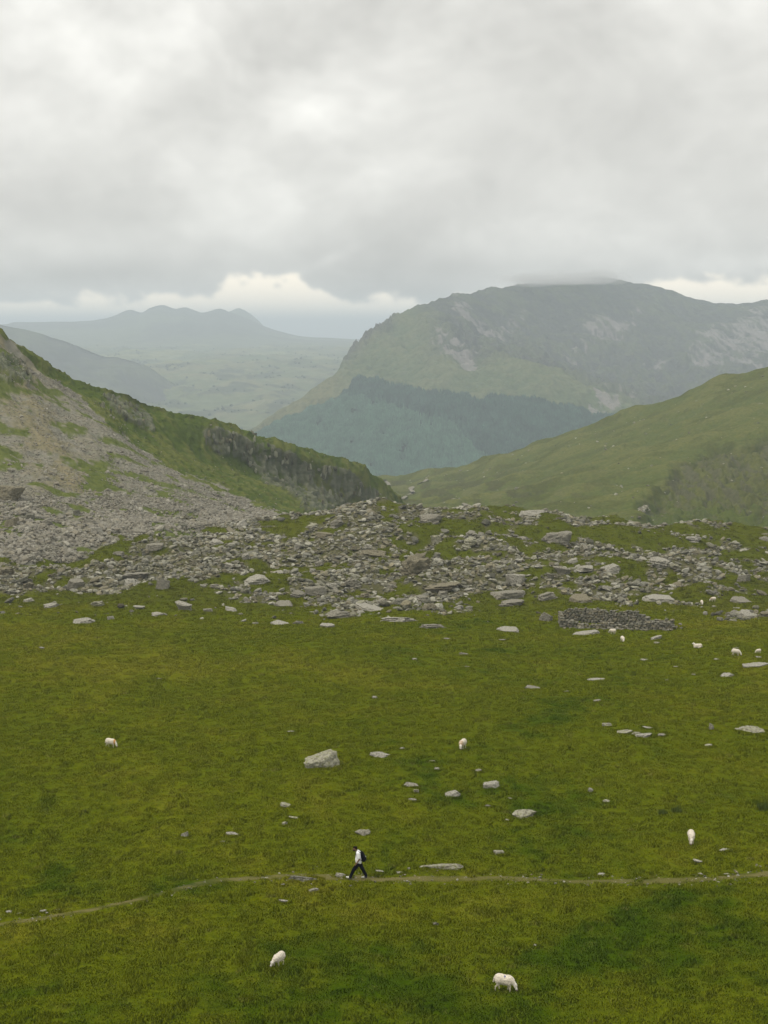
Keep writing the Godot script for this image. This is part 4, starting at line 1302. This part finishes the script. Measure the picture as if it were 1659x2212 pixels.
# ------------------------------------------------------------------ ruined drystone sheepfold
func sheepfold() -> void:
	var fl := hit(1216, 1355)
	var fr := hit(1452, 1361)
	var fm := hit(1335, 1360)
	var root := Node3D.new()
	root.name = "sheepfold"
	add_child(root)
	root.position = fm
	tag(root, "ruined drystone sheepfold, higher back wall, front wall tumbled low", "sheepfold")
	var bl := fl + Vector3(0.5, 0, -4.6)
	var br := fr + Vector3(-2.6, 0, -4.4)
	# from, to, height at steps along it
	var walls := [[bl, br, [1.25, 1.75, 1.85, 1.9, 1.8, 1.95, 1.75, 1.9, 2.0, 2.15, 1.5]],
		[fl, fr, [1.15, 1.0, 0.75, 0.62, 0.7, 0.85, 0.7, 0.5, 0.75, 0.9, 1.0, 1.15, 1.25]],
		[bl + Vector3(-0.3, 0, 0), fl + Vector3(-0.1, 0, 0), [1.3, 1.25, 1.2]],
		[br, fr + Vector3(0.0, 0, 0), [1.5, 1.1, 1.25, 1.3]]]
	var list := []
	for w in walls:
		var a: Vector3 = w[0]
		var b: Vector3 = w[1]
		var hs: Array = w[2]
		var along := b - a
		along.y = 0.0
		var length := along.length()
		along /= length
		var side := along.cross(Vector3.UP)
		var y := 0.0
		while y < 2.3:
			var course := rng.randf_range(0.17, 0.27)
			var s := rng.randf_range(-0.2, 0.1)
			while s < length:
				var l := rng.randf_range(0.26, 0.62)
				var t := clampf((s + l * 0.5) / length, 0.0, 1.0) * (hs.size() - 1)
				var k := mini(int(t), hs.size() - 2)
				var h := lerpf(hs[k], hs[k + 1], t - k) + rng.randf_range(-0.2, 0.08)
				if y + course * 0.5 < h:
					var p := a + along * (s + l * 0.5) + side * (rng.randfn() * 0.04)
					p.y = ground(p.x, p.z) - 0.05 + y + course * 0.5
					var turn := Basis(along, Vector3.UP, side) * Basis(Vector3.UP, rng.randfn() * 0.10) * Basis(Vector3.BACK, rng.randfn() * 0.09)
					list.append([l * course, 0 if w == walls[0] else 1, Transform3D(turn * Basis.from_scale(Vector3(l * 1.04, course * 1.12, rng.randf_range(0.5, 0.68)) * 0.5), p - fm)])
				s += l
			y += course * 0.94
	# tumbled stones along the front and at the right end
	for k in 90:
		var right := k < 45
		var p := fr.lerp(br, rng.randf()) + Vector3(rng.randfn() * 0.7 - 0.3, 0, rng.randfn() * 0.6) if right else fl.lerp(fr, rng.randf()) + Vector3(0, 0, 0.5 + absf(rng.randfn()) * 0.35)
		p.y = ground(p.x, p.z) + rng.randf_range(0.0, 0.3) * (2.4 if right else 0.5)
		var l := rng.randf_range(0.3, 0.6)
		list.append([l * 0.2, 1, Transform3D(random_turn(0.4) * Basis.from_scale(Vector3(l, l * 0.5, l * 0.7) * 0.5), p - fm)])
	list.sort_custom(func(a, b): return a[0] > b[0])
	var tones := [["dark grey", "mid grey", "brownish grey", "dark grey", "dark grey", "mid grey", "brownish grey"], ["dark grey", "mid grey", "brownish grey", "dark grey", "dark grey", "mid grey", "brownish grey"]]
	var rest := eight()
	for k in list.size():
		if k < 300:
			var o := put("stone", small_shapes[rng.randi() % 8], stone_mats[tones[list[k][1]][rng.randi() % 7]], root)
			o.transform = list[k][2]
		else:
			var tr: Transform3D = list[k][2]
			add_copy(rest[k % 8], tr.basis, tr.origin, TONES[tones[list[k][1]][rng.randi() % 7]] * 1.25)
	for k in 8:
		if rest[k].size(): many("small_stones", small_shapes[k], M.rock, rest[k], root)

# ------------------------------------------------------------------ bodies: tapered limbs blended into one surface
func limb(p: Vector3, a: Vector3, b: Vector3, ra: float, rb: float) -> float:
	var ba := b - a
	var t := clampf((p - a).dot(ba) / maxf(ba.length_squared(), 1e-9), 0.0, 1.0)
	return (p - a - ba * t).length() - lerpf(ra, rb, t)

# limbs: [from, to, radius, radius, blend]
func field(p: Vector3, limbs: Array) -> float:
	var d := 1e9
	for l in limbs:
		var e := limb(p, l[0], l[1], l[2], l[3])
		var k: float = l[4]
		var h := clampf(0.5 + 0.5 * (d - e) / k, 0.0, 1.0)
		d = lerpf(d, e, h) - k * h * (1.0 - h)
	return d

func skin_mesh(limbs: Array, cell: float, paint: Callable, rough := 0.0, squash := Vector3.ONE) -> ArrayMesh:
	var lo := Vector3.ONE * 1e9
	var hi := -lo
	for l in limbs:
		for e in 2:
			lo = lo.min(l[e] - Vector3.ONE * (l[2 + e] + cell * 3.0))
			hi = hi.max(l[e] + Vector3.ONE * (l[2 + e] + cell * 3.0))
	var n := Vector3i(((hi - lo) / cell).ceil()) + Vector3i.ONE
	var val := PackedFloat32Array()
	val.resize(n.x * n.y * n.z)
	val.fill(1.0)
	var blk := 4
	for bz in range(0, n.z, blk):
		for by in range(0, n.y, blk):
			for bx in range(0, n.x, blk):
				var mid := lo + (Vector3(bx, by, bz) + Vector3.ONE * (blk * 0.5)) * cell
				var dm := field(mid, limbs)
				var far := absf(dm) > cell * blk * 1.15
				for z in range(bz, mini(bz + blk, n.z)):
					for y in range(by, mini(by + blk, n.y)):
						for x in range(bx, mini(bx + blk, n.x)):
							var p := lo + Vector3(x, y, z) * cell
							var f := dm if far else field(p, limbs)
							if rough > 0.0 and not far: f -= rough * noise_a.get_noise_3d(p.x * 400.0, p.y * 400.0, p.z * 400.0)
							val[(z * n.y + y) * n.x + x] = f
	var id := PackedInt32Array()
	id.resize(val.size())
	id.fill(-1)
	var pos := PackedVector3Array()
	var dx := 1
	var dy := n.x
	var dz := n.x * n.y
	for z in n.z - 1:
		for y in n.y - 1:
			for x in n.x - 1:
				var q := (z * n.y + y) * n.x + x
				var s := 0
				var sum := Vector3.ZERO
				var first := val[q] < 0.0
				var mixed := false
				for c in range(1, 8):
					if (val[q + (c & 1) * dx + ((c >> 1) & 1) * dy + ((c >> 2) & 1) * dz] < 0.0) != first:
						mixed = true
						break
				if not mixed: continue
				for axis in 3:
					for e in 4:
						var o := Vector3i.ZERO
						o[(axis + 1) % 3] = e & 1
						o[(axis + 2) % 3] = e >> 1
						var o2 := o
						o2[axis] = 1
						var va := val[q + o.x * dx + o.y * dy + o.z * dz]
						var vb := val[q + o2.x * dx + o2.y * dy + o2.z * dz]
						if (va < 0.0) != (vb < 0.0):
							sum += Vector3(o).lerp(Vector3(o2), va / (va - vb))
							s += 1
				id[q] = pos.size()
				pos.append(lo + (Vector3(x, y, z) + sum / s) * cell)
	var idx := PackedInt32Array()
	var steps := [dx, dy, dz]
	for z in range(1, n.z - 1):
		for y in range(1, n.y - 1):
			for x in range(1, n.x - 1):
				var q := (z * n.y + y) * n.x + x
				for axis in 3:
					var a := val[q] < 0.0
					if a == (val[q + steps[axis]] < 0.0): continue
					var u: int = steps[(axis + 1) % 3]
					var v: int = steps[(axis + 2) % 3]
					var c := [id[q - u - v], id[q - v], id[q], id[q - u]]
					if c.min() < 0: continue
					if a: idx.append_array(PackedInt32Array([c[0], c[2], c[1], c[0], c[3], c[2]]))
					else: idx.append_array(PackedInt32Array([c[0], c[1], c[2], c[0], c[2], c[3]]))
	var nrm := PackedVector3Array()
	nrm.resize(pos.size())
	for i in range(0, idx.size(), 3):
		var m := (pos[idx[i + 2]] - pos[idx[i]]).cross(pos[idx[i + 1]] - pos[idx[i]])
		for k in 3: nrm[idx[i + k]] += m
	var col := PackedColorArray()
	for i in pos.size():
		nrm[i] = nrm[i].normalized()
		col.append(paint.call(pos[i]))
		pos[i] *= squash
	var arr := []
	arr.resize(Mesh.ARRAY_MAX)
	arr[Mesh.ARRAY_VERTEX] = pos
	arr[Mesh.ARRAY_NORMAL] = nrm
	arr[Mesh.ARRAY_COLOR] = col
	arr[Mesh.ARRAY_INDEX] = idx
	var mesh := ArrayMesh.new()
	mesh.add_surface_from_arrays(Mesh.PRIMITIVE_TRIANGLES, arr)
	return mesh

# ------------------------------------------------------------------ sheep, facing +x
func sheep_limbs(turn: float, lying: bool) -> Array:
	var low := -0.30 if lying else 0.0
	var b := Vector3(0, low, 0)
	var l := [
		[Vector3(-0.27, 0.56, 0) + b, Vector3(0.20, 0.55, 0) + b, 0.215, 0.20, 0.05],      # barrel
		[Vector3(-0.30, 0.62, 0) + b, Vector3(-0.10, 0.62, 0) + b, 0.17, 0.16, 0.08],      # rump
		[Vector3(0.16, 0.58, 0) + b, Vector3(0.30, 0.52, 0) + b, 0.18, 0.15, 0.08],        # shoulders
		[Vector3(-0.10, 0.46, 0) + b, Vector3(0.12, 0.44, 0) + b, 0.17, 0.17, 0.10],       # belly
		[Vector3(-0.47, 0.60, 0) + b, Vector3(-0.52, 0.40, 0) + b, 0.05, 0.035, 0.05]]     # tail
	var neck := Vector3(0.28, 0.55, 0) + b
	var poll := Vector3(0.50, 0.36, turn * 0.16)
	var nose := Vector3(0.60, 0.13, turn * 0.27)
	if lying:
		poll = Vector3(0.46, 0.50, turn * 0.16)
		nose = Vector3(0.64, 0.42, turn * 0.24)
	l.append([neck, poll, 0.145, 0.085, 0.07])
	l.append([poll, nose, 0.082, 0.045, 0.03])
	for s in [-1.0, 1.0]:
		var ear := Vector3(0.03, 0.035, 0.11 * s)
		l.append([poll + Vector3(0, 0.03, 0.05 * s), poll + ear, 0.026, 0.015, 0.015])
		if lying:
			l.append([Vector3(0.22, 0.16, 0.13 * s), Vector3(0.42, 0.07, 0.14 * s), 0.07, 0.04, 0.06])
			l.append([Vector3(-0.28, 0.15, 0.17 * s), Vector3(-0.05, 0.06, 0.2 * s), 0.10, 0.045, 0.06])
		else:
			var fwd: float = 0.05 * s
			l.append([Vector3(0.20, 0.46, 0.11 * s), Vector3(0.22 + fwd, 0.27, 0.115 * s), 0.085, 0.042, 0.05])
			l.append([Vector3(0.22 + fwd, 0.27, 0.115 * s), Vector3(0.20 + fwd * 1.4, 0.02, 0.115 * s), 0.036, 0.026, 0.02])
			l.append([Vector3(-0.30, 0.50, 0.12 * s), Vector3(-0.24 - fwd, 0.33, 0.13 * s), 0.125, 0.06, 0.06])
			l.append([Vector3(-0.24 - fwd, 0.33, 0.13 * s), Vector3(-0.37 - fwd, 0.22, 0.13 * s), 0.05, 0.036, 0.03])
			l.append([Vector3(-0.37 - fwd, 0.22, 0.13 * s), Vector3(-0.34 - fwd * 1.5, 0.02, 0.13 * s), 0.032, 0.026, 0.02])
	return l

func animals() -> void:
	var nose_at := func(t: float, lying: bool) -> Vector3: return Vector3(0.64, 0.42, t * 0.24) if lying else Vector3(0.60, 0.13, t * 0.27)
	var made := {}
	var list := [
		# place of the feet, facing (degrees, 0 right, 90 away), head turn, lying, mark, length, label
		[602, 2087, 236, 0.5, false, "", 0.9, "white sheep grazing head left in the grass below the path"],
		[1090, 2141, -14, 0.35, false, "blue", 1.10, "white sheep with blue mark grazing to the right at the bottom"],
		[1493, 1822, 262, 0.2, false, "", 1.08, "white sheep grazing straight towards the camera right of the path stones"],
		[240, 1615, -14, 0.3, false, "orange", 1.02, "white sheep with orange neck grazing to the right, alone at left"],
		[999, 1618, 240, -0.6, false, "tan", 1.05, "shaggy sheep with tan neck grazing towards the camera in mid meadow"],
		[1323, 1370, 150, 0.2, false, "", 0.98, "white sheep grazing right beside the pale slab by the fold"],
		[1345, 1388, 275, 0.0, false, "", 1.05, "white sheep seen end-on just below the front of the sheepfold"],
		[1507, 1400, 172, 0.3, true, "", 1.12, "white sheep lying down on the grass right of the sheepfold"],
		[1590, 1417, -20, 0.3, false, "", 1.08, "white sheep grazing rightwards above the flagstone at the right edge"],
		[1638, 1412, 200, 0.4, false, "", 0.72, "small white lamb grazing at the right edge"],
		[1516, 1307, 268, 0.0, false, "", 0.95, "white sheep facing the camera among stones on the right slope"],
		[1540, 1300, 190, 0.2, false, "tan", 1.0, "shaggy cream sheep standing behind another on the right slope"]]
	for e in list:
		var key := "%s %s %s" % [e[3], e[4], e[5]]
		if not made.has(key):
			var nose: Vector3 = nose_at.call(e[3], e[4])
			var mark: String = e[5]
			var poll := Vector3(0.50, 0.36, e[3] * 0.16) if not e[4] else Vector3(0.46, 0.50, e[3] * 0.16)
			made[key] = skin_mesh(sheep_limbs(e[3], e[4]), 0.028, func(p: Vector3) -> Color:
				var c := Color(0.64, 0.585, 0.5) * (0.94 + 0.35 * noise_a.get_noise_3d(p.x * 500.0, p.y * 500.0, p.z * 500.0))
				if p.distance_to(nose) < 0.075: c = Color(0.25, 0.2, 0.18)
				elif p.distance_to(poll) < 0.15 or p.distance_to(nose) < 0.2: c = Color(0.7, 0.66, 0.6)
				elif p.y < 0.28 and not e[4]: c = Color(0.62, 0.57, 0.47)
				if mark == "blue" and Vector2(p.x - 0.02, p.z - 0.09).length() < 0.055 and p.y > 0.62: c = Color(0.16, 0.16, 0.28)
				if mark == "orange" and p.x > 0.30 and p.x < 0.44 and p.y > 0.36: c = Color(0.5, 0.27, 0.08)
				if mark == "tan" and p.x > 0.2 and p.x < 0.48 and p.y > 0.34: c = c.lerp(Color(0.42, 0.30, 0.18), 0.65 + 0.6 * noise_a.get_noise_3d(p.x * 300.0, p.y * 300.0, p.z * 300.0))
				return c, 0.034)
		var o := put("sheep", made[key], M.wool)
		var p := hit(e[0], e[1])
		o.transform = Transform3D(Basis(Vector3.UP, deg_to_rad(e[2])).scaled(Vector3.ONE * (e[6] * 0.82)), p + Vector3(0, 0.02 if not e[4] else 0.03, 0))
		tag(o, e[7], "sheep", "sheep grazing the meadow")

# ------------------------------------------------------------------ the walker, facing -x
func walker() -> void:
	var feet := hit(773, 1900)
	var person := Node3D.new()
	person.name = "person"
	add_child(person)
	person.position = feet + Vector3(0, 0.06, 0)
	tag(person, "person in white shirt and black trousers striding left along the path", "person")
	var V := func(x: float, y: float, z: float) -> Vector3: return Vector3(x, y, z)
	var skin := Color(0.16, 0.095, 0.06)
	# near arm swings forward, far arm back
	var sh_n := Vector3(0.03, 1.42, 0.175)
	var el_n := Vector3(0.09, 1.13, 0.235)
	var wr_n := Vector3(-0.06, 0.915, 0.22)
	var sh_f := Vector3(0.03, 1.42, -0.175)
	var el_f := Vector3(0.16, 1.16, -0.24)
	var wr_f := Vector3(0.10, 0.92, -0.25)
	var head := Vector3(-0.145, 1.615, 0.0)
	var body := [
		[Vector3(0.0, 1.46, 0), Vector3(-0.09, 1.56, 0), 0.062, 0.058, 0.03],
		[head + Vector3(0.015, 0.03, 0), head + Vector3(-0.02, 0.02, 0), 0.092, 0.085, 0.03],
		[head + Vector3(-0.03, -0.02, 0), head + Vector3(-0.065, -0.085, 0), 0.068, 0.045, 0.03],
		[head + Vector3(-0.098, 0.0, 0), head + Vector3(-0.122, -0.03, 0), 0.012, 0.016, 0.02],
		[head + Vector3(0.02, 0.0, 0.085), head + Vector3(0.02, -0.03, 0.088), 0.02, 0.014, 0.01],
		[head + Vector3(0.02, 0.0, -0.085), head + Vector3(0.02, -0.03, -0.088), 0.02, 0.014, 0.01],
		[sh_n.lerp(el_n, 0.5), el_n, 0.052, 0.042, 0.02], [el_n, wr_n, 0.042, 0.028, 0.02],
		[sh_f.lerp(el_f, 0.5), el_f, 0.052, 0.042, 0.02], [el_f, wr_f, 0.042, 0.028, 0.02],
		[Vector3(0.0, 1.46, 0), sh_n.lerp(el_n, 0.55), 0.05, 0.045, 0.03], [Vector3(0.0, 1.46, 0), sh_f.lerp(el_f, 0.55), 0.05, 0.045, 0.03]]
	for h in [[wr_n, Vector3(-0.055, -0.075, 0)], [wr_f, Vector3(-0.02, -0.085, 0)]]:
		var w: Vector3 = h[0]
		var palm: Vector3 = w + h[1]
		body.append([w, palm, 0.028, 0.036, 0.012])
		for f in 4:
			var off := Vector3(0.018 * (f - 1.5), -0.004 * absf(f - 1.5), 0)
			var k1: Vector3 = palm + off + h[1] * 0.5
			body.append([palm + off, k1, 0.010, 0.010, 0.004])
			body.append([k1, k1 + Vector3(0.012, -0.034 + 0.005 * absf(f - 1.0), -0.012), 0.010, 0.008, 0.004])
		body.append([w + h[1] * 0.35, palm + Vector3(-0.045, -0.012, 0.0), 0.013, 0.010, 0.006])
	var skin_o := put("body", skin_mesh(body, 0.011, func(p): return skin), M.cloth, person)
	skin_o.set_meta("label", "head with dark face looking down, bare forearms")
	var eyes := [[head + Vector3(-0.098, 0.012, 0.032), head + Vector3(-0.1, 0.012, 0.034), 0.010, 0.010, 0.004], [head + Vector3(-0.098, 0.012, -0.032), head + Vector3(-0.1, 0.012, -0.034), 0.010, 0.010, 0.004]]
	put("eyes", skin_mesh(eyes, 0.006, func(p): return Color(0.05, 0.04, 0.04)), M.cloth, skin_o)
	var hair := [[head + Vector3(0.03, 0.065, 0), head + Vector3(-0.035, 0.075, 0), 0.088, 0.066, 0.03], [head + Vector3(0.055, 0.02, 0), head + Vector3(0.06, -0.04, 0), 0.078, 0.05, 0.03], [head + Vector3(0.01, 0.04, 0.06), head + Vector3(0.015, -0.02, 0.075), 0.035, 0.02, 0.02], [head + Vector3(0.01, 0.04, -0.06), head + Vector3(0.015, -0.02, -0.075), 0.035, 0.02, 0.02]]
	put("hair", skin_mesh(hair, 0.012, func(p): return Color(0.008, 0.007, 0.007)), M.cloth, person)
	var beard := [[head + Vector3(-0.06, -0.085, 0.03), head + Vector3(-0.06, -0.085, -0.03), 0.045, 0.045, 0.02], [head + Vector3(0.0, -0.045, 0.066), head + Vector3(-0.05, -0.09, 0.035), 0.022, 0.03, 0.02], [head + Vector3(0.0, -0.045, -0.066), head + Vector3(-0.05, -0.09, -0.035), 0.022, 0.03, 0.02]]
	put("beard", skin_mesh(beard, 0.012, func(p): return Color(0.01, 0.009, 0.008)), M.cloth, person)
	var shirt := [
		[Vector3(0.03, 1.38, 0.09), Vector3(0.03, 1.38, -0.09), 0.125, 0.125, 0.05],
		[Vector3(0.025, 1.22, 0.06), Vector3(0.025, 1.22, -0.06), 0.15, 0.15, 0.08],
		[Vector3(0.03, 1.06, 0.06), Vector3(0.03, 1.06, -0.06), 0.165, 0.165, 0.08],
		[Vector3(0.05, 0.93, 0.06), Vector3(0.05, 0.93, -0.06), 0.155, 0.155, 0.06],
		[Vector3(0.02, 1.44, 0), Vector3(-0.03, 1.50, 0), 0.09, 0.07, 0.04],
		[sh_n, sh_n.lerp(el_n, 0.72), 0.088, 0.078, 0.04], [sh_f, sh_f.lerp(el_f, 0.72), 0.088, 0.078, 0.04]]
	var shirt_o := put("shirt", skin_mesh(shirt, 0.016, func(p): return Color(0.66, 0.66, 0.68)), M.cloth, person)
	shirt_o.set_meta("label", "loose white short-sleeved shirt")
	var black := Color(0.007, 0.007, 0.008)
	var trousers := [
		[Vector3(0.05, 0.92, 0.06), Vector3(0.05, 0.92, -0.06), 0.128, 0.128, 0.05],
		[Vector3(0.03, 0.86, 0.085), Vector3(-0.22, 0.50, 0.095), 0.128, 0.092, 0.06], [Vector3(-0.22, 0.50, 0.095), Vector3(-0.385, 0.14, 0.09), 0.09, 0.076, 0.03],
		[Vector3(0.07, 0.86, -0.085), Vector3(0.24, 0.50, -0.095), 0.128, 0.092, 0.06], [Vector3(0.24, 0.50, -0.095), Vector3(0.43, 0.14, -0.09), 0.09, 0.076, 0.03]]
	put("trousers", skin_mesh(trousers, 0.016, func(p): return black), M.cloth, person)
	for f in [[Vector3(-0.37, 0.065, 0.09), Vector3(-0.60, 0.125, 0.10)], [Vector3(0.44, 0.05, -0.09), Vector3(0.21, 0.035, -0.10)]]:
		var a: Vector3 = f[0]
		var b: Vector3 = f[1]
		var shoe := put("shoe", skin_mesh([[a, a.lerp(b, 0.55), 0.052, 0.050, 0.02], [a.lerp(b, 0.5), b, 0.052, 0.036, 0.02], [a, a + Vector3(0.0, 0.06, 0), 0.05, 0.048, 0.02]], 0.014, func(p): return Color(0.5, 0.5, 0.45) if p.distance_to(b) < 0.14 else Color(0.05, 0.05, 0.055)), M.cloth, person)
		put("sole", skin_mesh([[a + Vector3(0, -0.038, 0.012), b + Vector3(0, -0.03, 0.012), 0.02, 0.016, 0.01], [a + Vector3(0, -0.038, -0.012), b + Vector3(0, -0.03, -0.012), 0.02, 0.016, 0.01]], 0.01, func(p): return Color(0.55, 0.55, 0.45)), M.cloth, shoe)
	# the rucksack on the back is a thing of its own
	var sack := Node3D.new()
	sack.name = "backpack"
	add_child(sack)
	sack.position = person.position
	tag(sack, "black backpack worn on the back of the walking person", "backpack")
	put("bag", skin_mesh([
		[Vector3(0.225, 1.36, 0.08), Vector3(0.225, 1.36, -0.08), 0.085, 0.085, 0.05], [Vector3(0.27, 1.22, 0.09), Vector3(0.27, 1.22, -0.09), 0.11, 0.11, 0.08],
		[Vector3(0.31, 1.06, 0.09), Vector3(0.31, 1.06, -0.09), 0.115, 0.115, 0.08], [Vector3(0.36, 1.08, 0.05), Vector3(0.36, 1.08, -0.05), 0.08, 0.08, 0.05]], 0.016, func(p): return black), M.cloth, sack)
	for s in [-1.0, 1.0]:
		var z: float = 0.135 * s
		put("strap", skin_mesh([[Vector3(0.20, 1.44, z), Vector3(0.06, 1.50, z), 0.024, 0.024, 0.01], [Vector3(0.06, 1.50, z), Vector3(-0.085, 1.40, z * 0.98), 0.024, 0.024, 0.01], [Vector3(-0.085, 1.40, z * 0.98), Vector3(-0.09, 1.22, z), 0.024, 0.024, 0.01], [Vector3(-0.09, 1.22, z), Vector3(0.03, 1.08, z * 1.35), 0.022, 0.02, 0.01], [Vector3(0.03, 1.08, z * 1.35), Vector3(0.24, 1.02, z * 1.1), 0.02, 0.02, 0.01]], 0.012, func(p): return black), M.cloth, sack)
	put("reflector", skin_mesh([[Vector3(0.405, 1.235, 0.03), Vector3(0.425, 1.19, 0.03), 0.012, 0.012, 0.004]], 0.006, func(p): return Color(0.6, 0.6, 0.62)), M.cloth, sack)

# ------------------------------------------------------------------ grass: tufts on the meadow
func tuft_mesh(seed_: int, blades: int, rad: float, tall: float, droop: float) -> ArrayMesh:
	var r := RandomNumberGenerator.new()
	r.seed = seed_
	var pos := PackedVector3Array()
	var nrm := PackedVector3Array()
	for k in blades:
		var a := r.randf() * TAU
		var d := rad * sqrt(r.randf())
		var base := Vector3(cos(a) * d, -0.02, sin(a) * d)
		var h := tall * r.randf_range(0.5, 1.1) * (1.05 - 0.4 * d / rad)
		var lean := Vector3(r.randfn(), 0, r.randfn()) * h * droop
		var w := Vector3(cos(r.randf() * TAU), 0, sin(r.randf() * TAU)).normalized() * r.randf_range(0.008, 0.018)
		var mid := base + lean * 0.35 + Vector3(0, h * 0.65, 0)
		var tip := base + lean + Vector3(0, h, 0)
		var n := (w.cross(mid - base).normalized() * 0.7 + Vector3.UP * 0.8).normalized()
		if n.y < 0.0: n = -n
		pos.append_array(PackedVector3Array([base - w, mid + w * 0.7, base + w, base - w, mid - w * 0.7, mid + w * 0.7, mid - w * 0.7, tip, mid + w * 0.7]))
		for i in 9: nrm.append(n)
	var arr := []
	arr.resize(Mesh.ARRAY_MAX)
	arr[Mesh.ARRAY_VERTEX] = pos
	arr[Mesh.ARRAY_NORMAL] = nrm
	var m := ArrayMesh.new()
	m.add_surface_from_arrays(Mesh.PRIMITIVE_TRIANGLES, arr)
	return m

func grass() -> void:
	var kinds := [tuft_mesh(1, 70, 0.36, 0.09, 0.7), tuft_mesh(2, 70, 0.32, 0.11, 0.6), tuft_mesh(3, 70, 0.26, 0.18, 0.5), tuft_mesh(4, 60, 0.36, 0.08, 0.9)]
	var bufs := [PackedFloat32Array(), PackedFloat32Array(), PackedFloat32Array(), PackedFloat32Array()]
	for k in 420000:
			var d := sqrt(lerpf(43.0 * 43.0, 292.0 * 292.0, rng.randf()))
			if rng.randf() > pow(66.0 / maxf(d, 66.0), 1.5): continue
			var x := rng.randf_range(-1.0, 1.0) * (0.30 * d + 7.0)
			var off := absf(d - path_depth(x))
			if off < 0.55 and rng.randf() < 0.9 - off * 0.5: continue
			if d > 168.0 and stony(x, -d) > 0.35: continue
			var c := turf_color(x, -d) * rng.randf_range(0.88, 1.15)
			if rng.randf() < 0.02: c = c.lerp(Color(0.19, 0.18, 0.05), 0.5)
			var rank := noise_b.get_noise_2d(x * 22.0 + 80.0, d * 16.0)
			var kind: int = 2 if rank > 0.42 else (k % 2 if k % 5 else 3)
			var s := rng.randf_range(0.8, 1.25) * lerpf(1.0, 1.5, sm(60.0, 220.0, d))
			var b := Basis(Vector3.UP, rng.randf() * TAU).scaled(Vector3(s, s * (1.0 if kind != 2 else 1.15), s))
			add_copy(bufs[kind], b, Vector3(x, ground(x, -d), -d), c)
	# longer grass where the stones keep the sheep off
	for e in beds:
		var size: Vector3 = e[1]
		for k in int(14.0 + size.x * 14.0):
			var a := rng.randf() * TAU
			var q: Vector3 = e[0] + Vector3(cos(a) * size.x * 0.52, 0, sin(a) * size.z * 0.52) * rng.randf_range(0.9, 1.12)
			if stony(q.x, q.z) > 0.35: continue
			var s := rng.randf_range(0.5, 0.95)
			add_copy(bufs[2], Basis(Vector3.UP, rng.randf() * TAU).scaled(Vector3(s, s * 1.1, s)), Vector3(q.x, ground(q.x, q.z), q.z), turf_color(q.x, q.z) * rng.randf_range(0.8, 1.2))
	for k in 4: many("meadow_grass", kinds[k], M.blade, bufs[k])
	# clumps of dark rushes
	var rush := tuft_mesh(9, 160, 0.45, 0.62, 0.28)
	var rm: StandardMaterial3D = M.blade.duplicate()
	rm.vertex_color_use_as_albedo = false
	rm.albedo_color = Color(0.035, 0.05, 0.012).linear_to_srgb()
	for e in [[1652, 1742, 1.1, "dark clump of rushes at the right edge of the meadow"], [1462, 1748, 0.8, "low dark tuft of rushes in the wet hollow at right"], [1432, 1752, 0.7, "smaller dark tuft of rushes left in the wet hollow"]]:
		var o := put("rush_clump", rush, rm)
		o.position = hit(e[0], e[1] + 6)
		o.scale = Vector3(e[2], e[2], e[2])
		tag(o, e[3], "rushes", "rush clumps in the meadow")
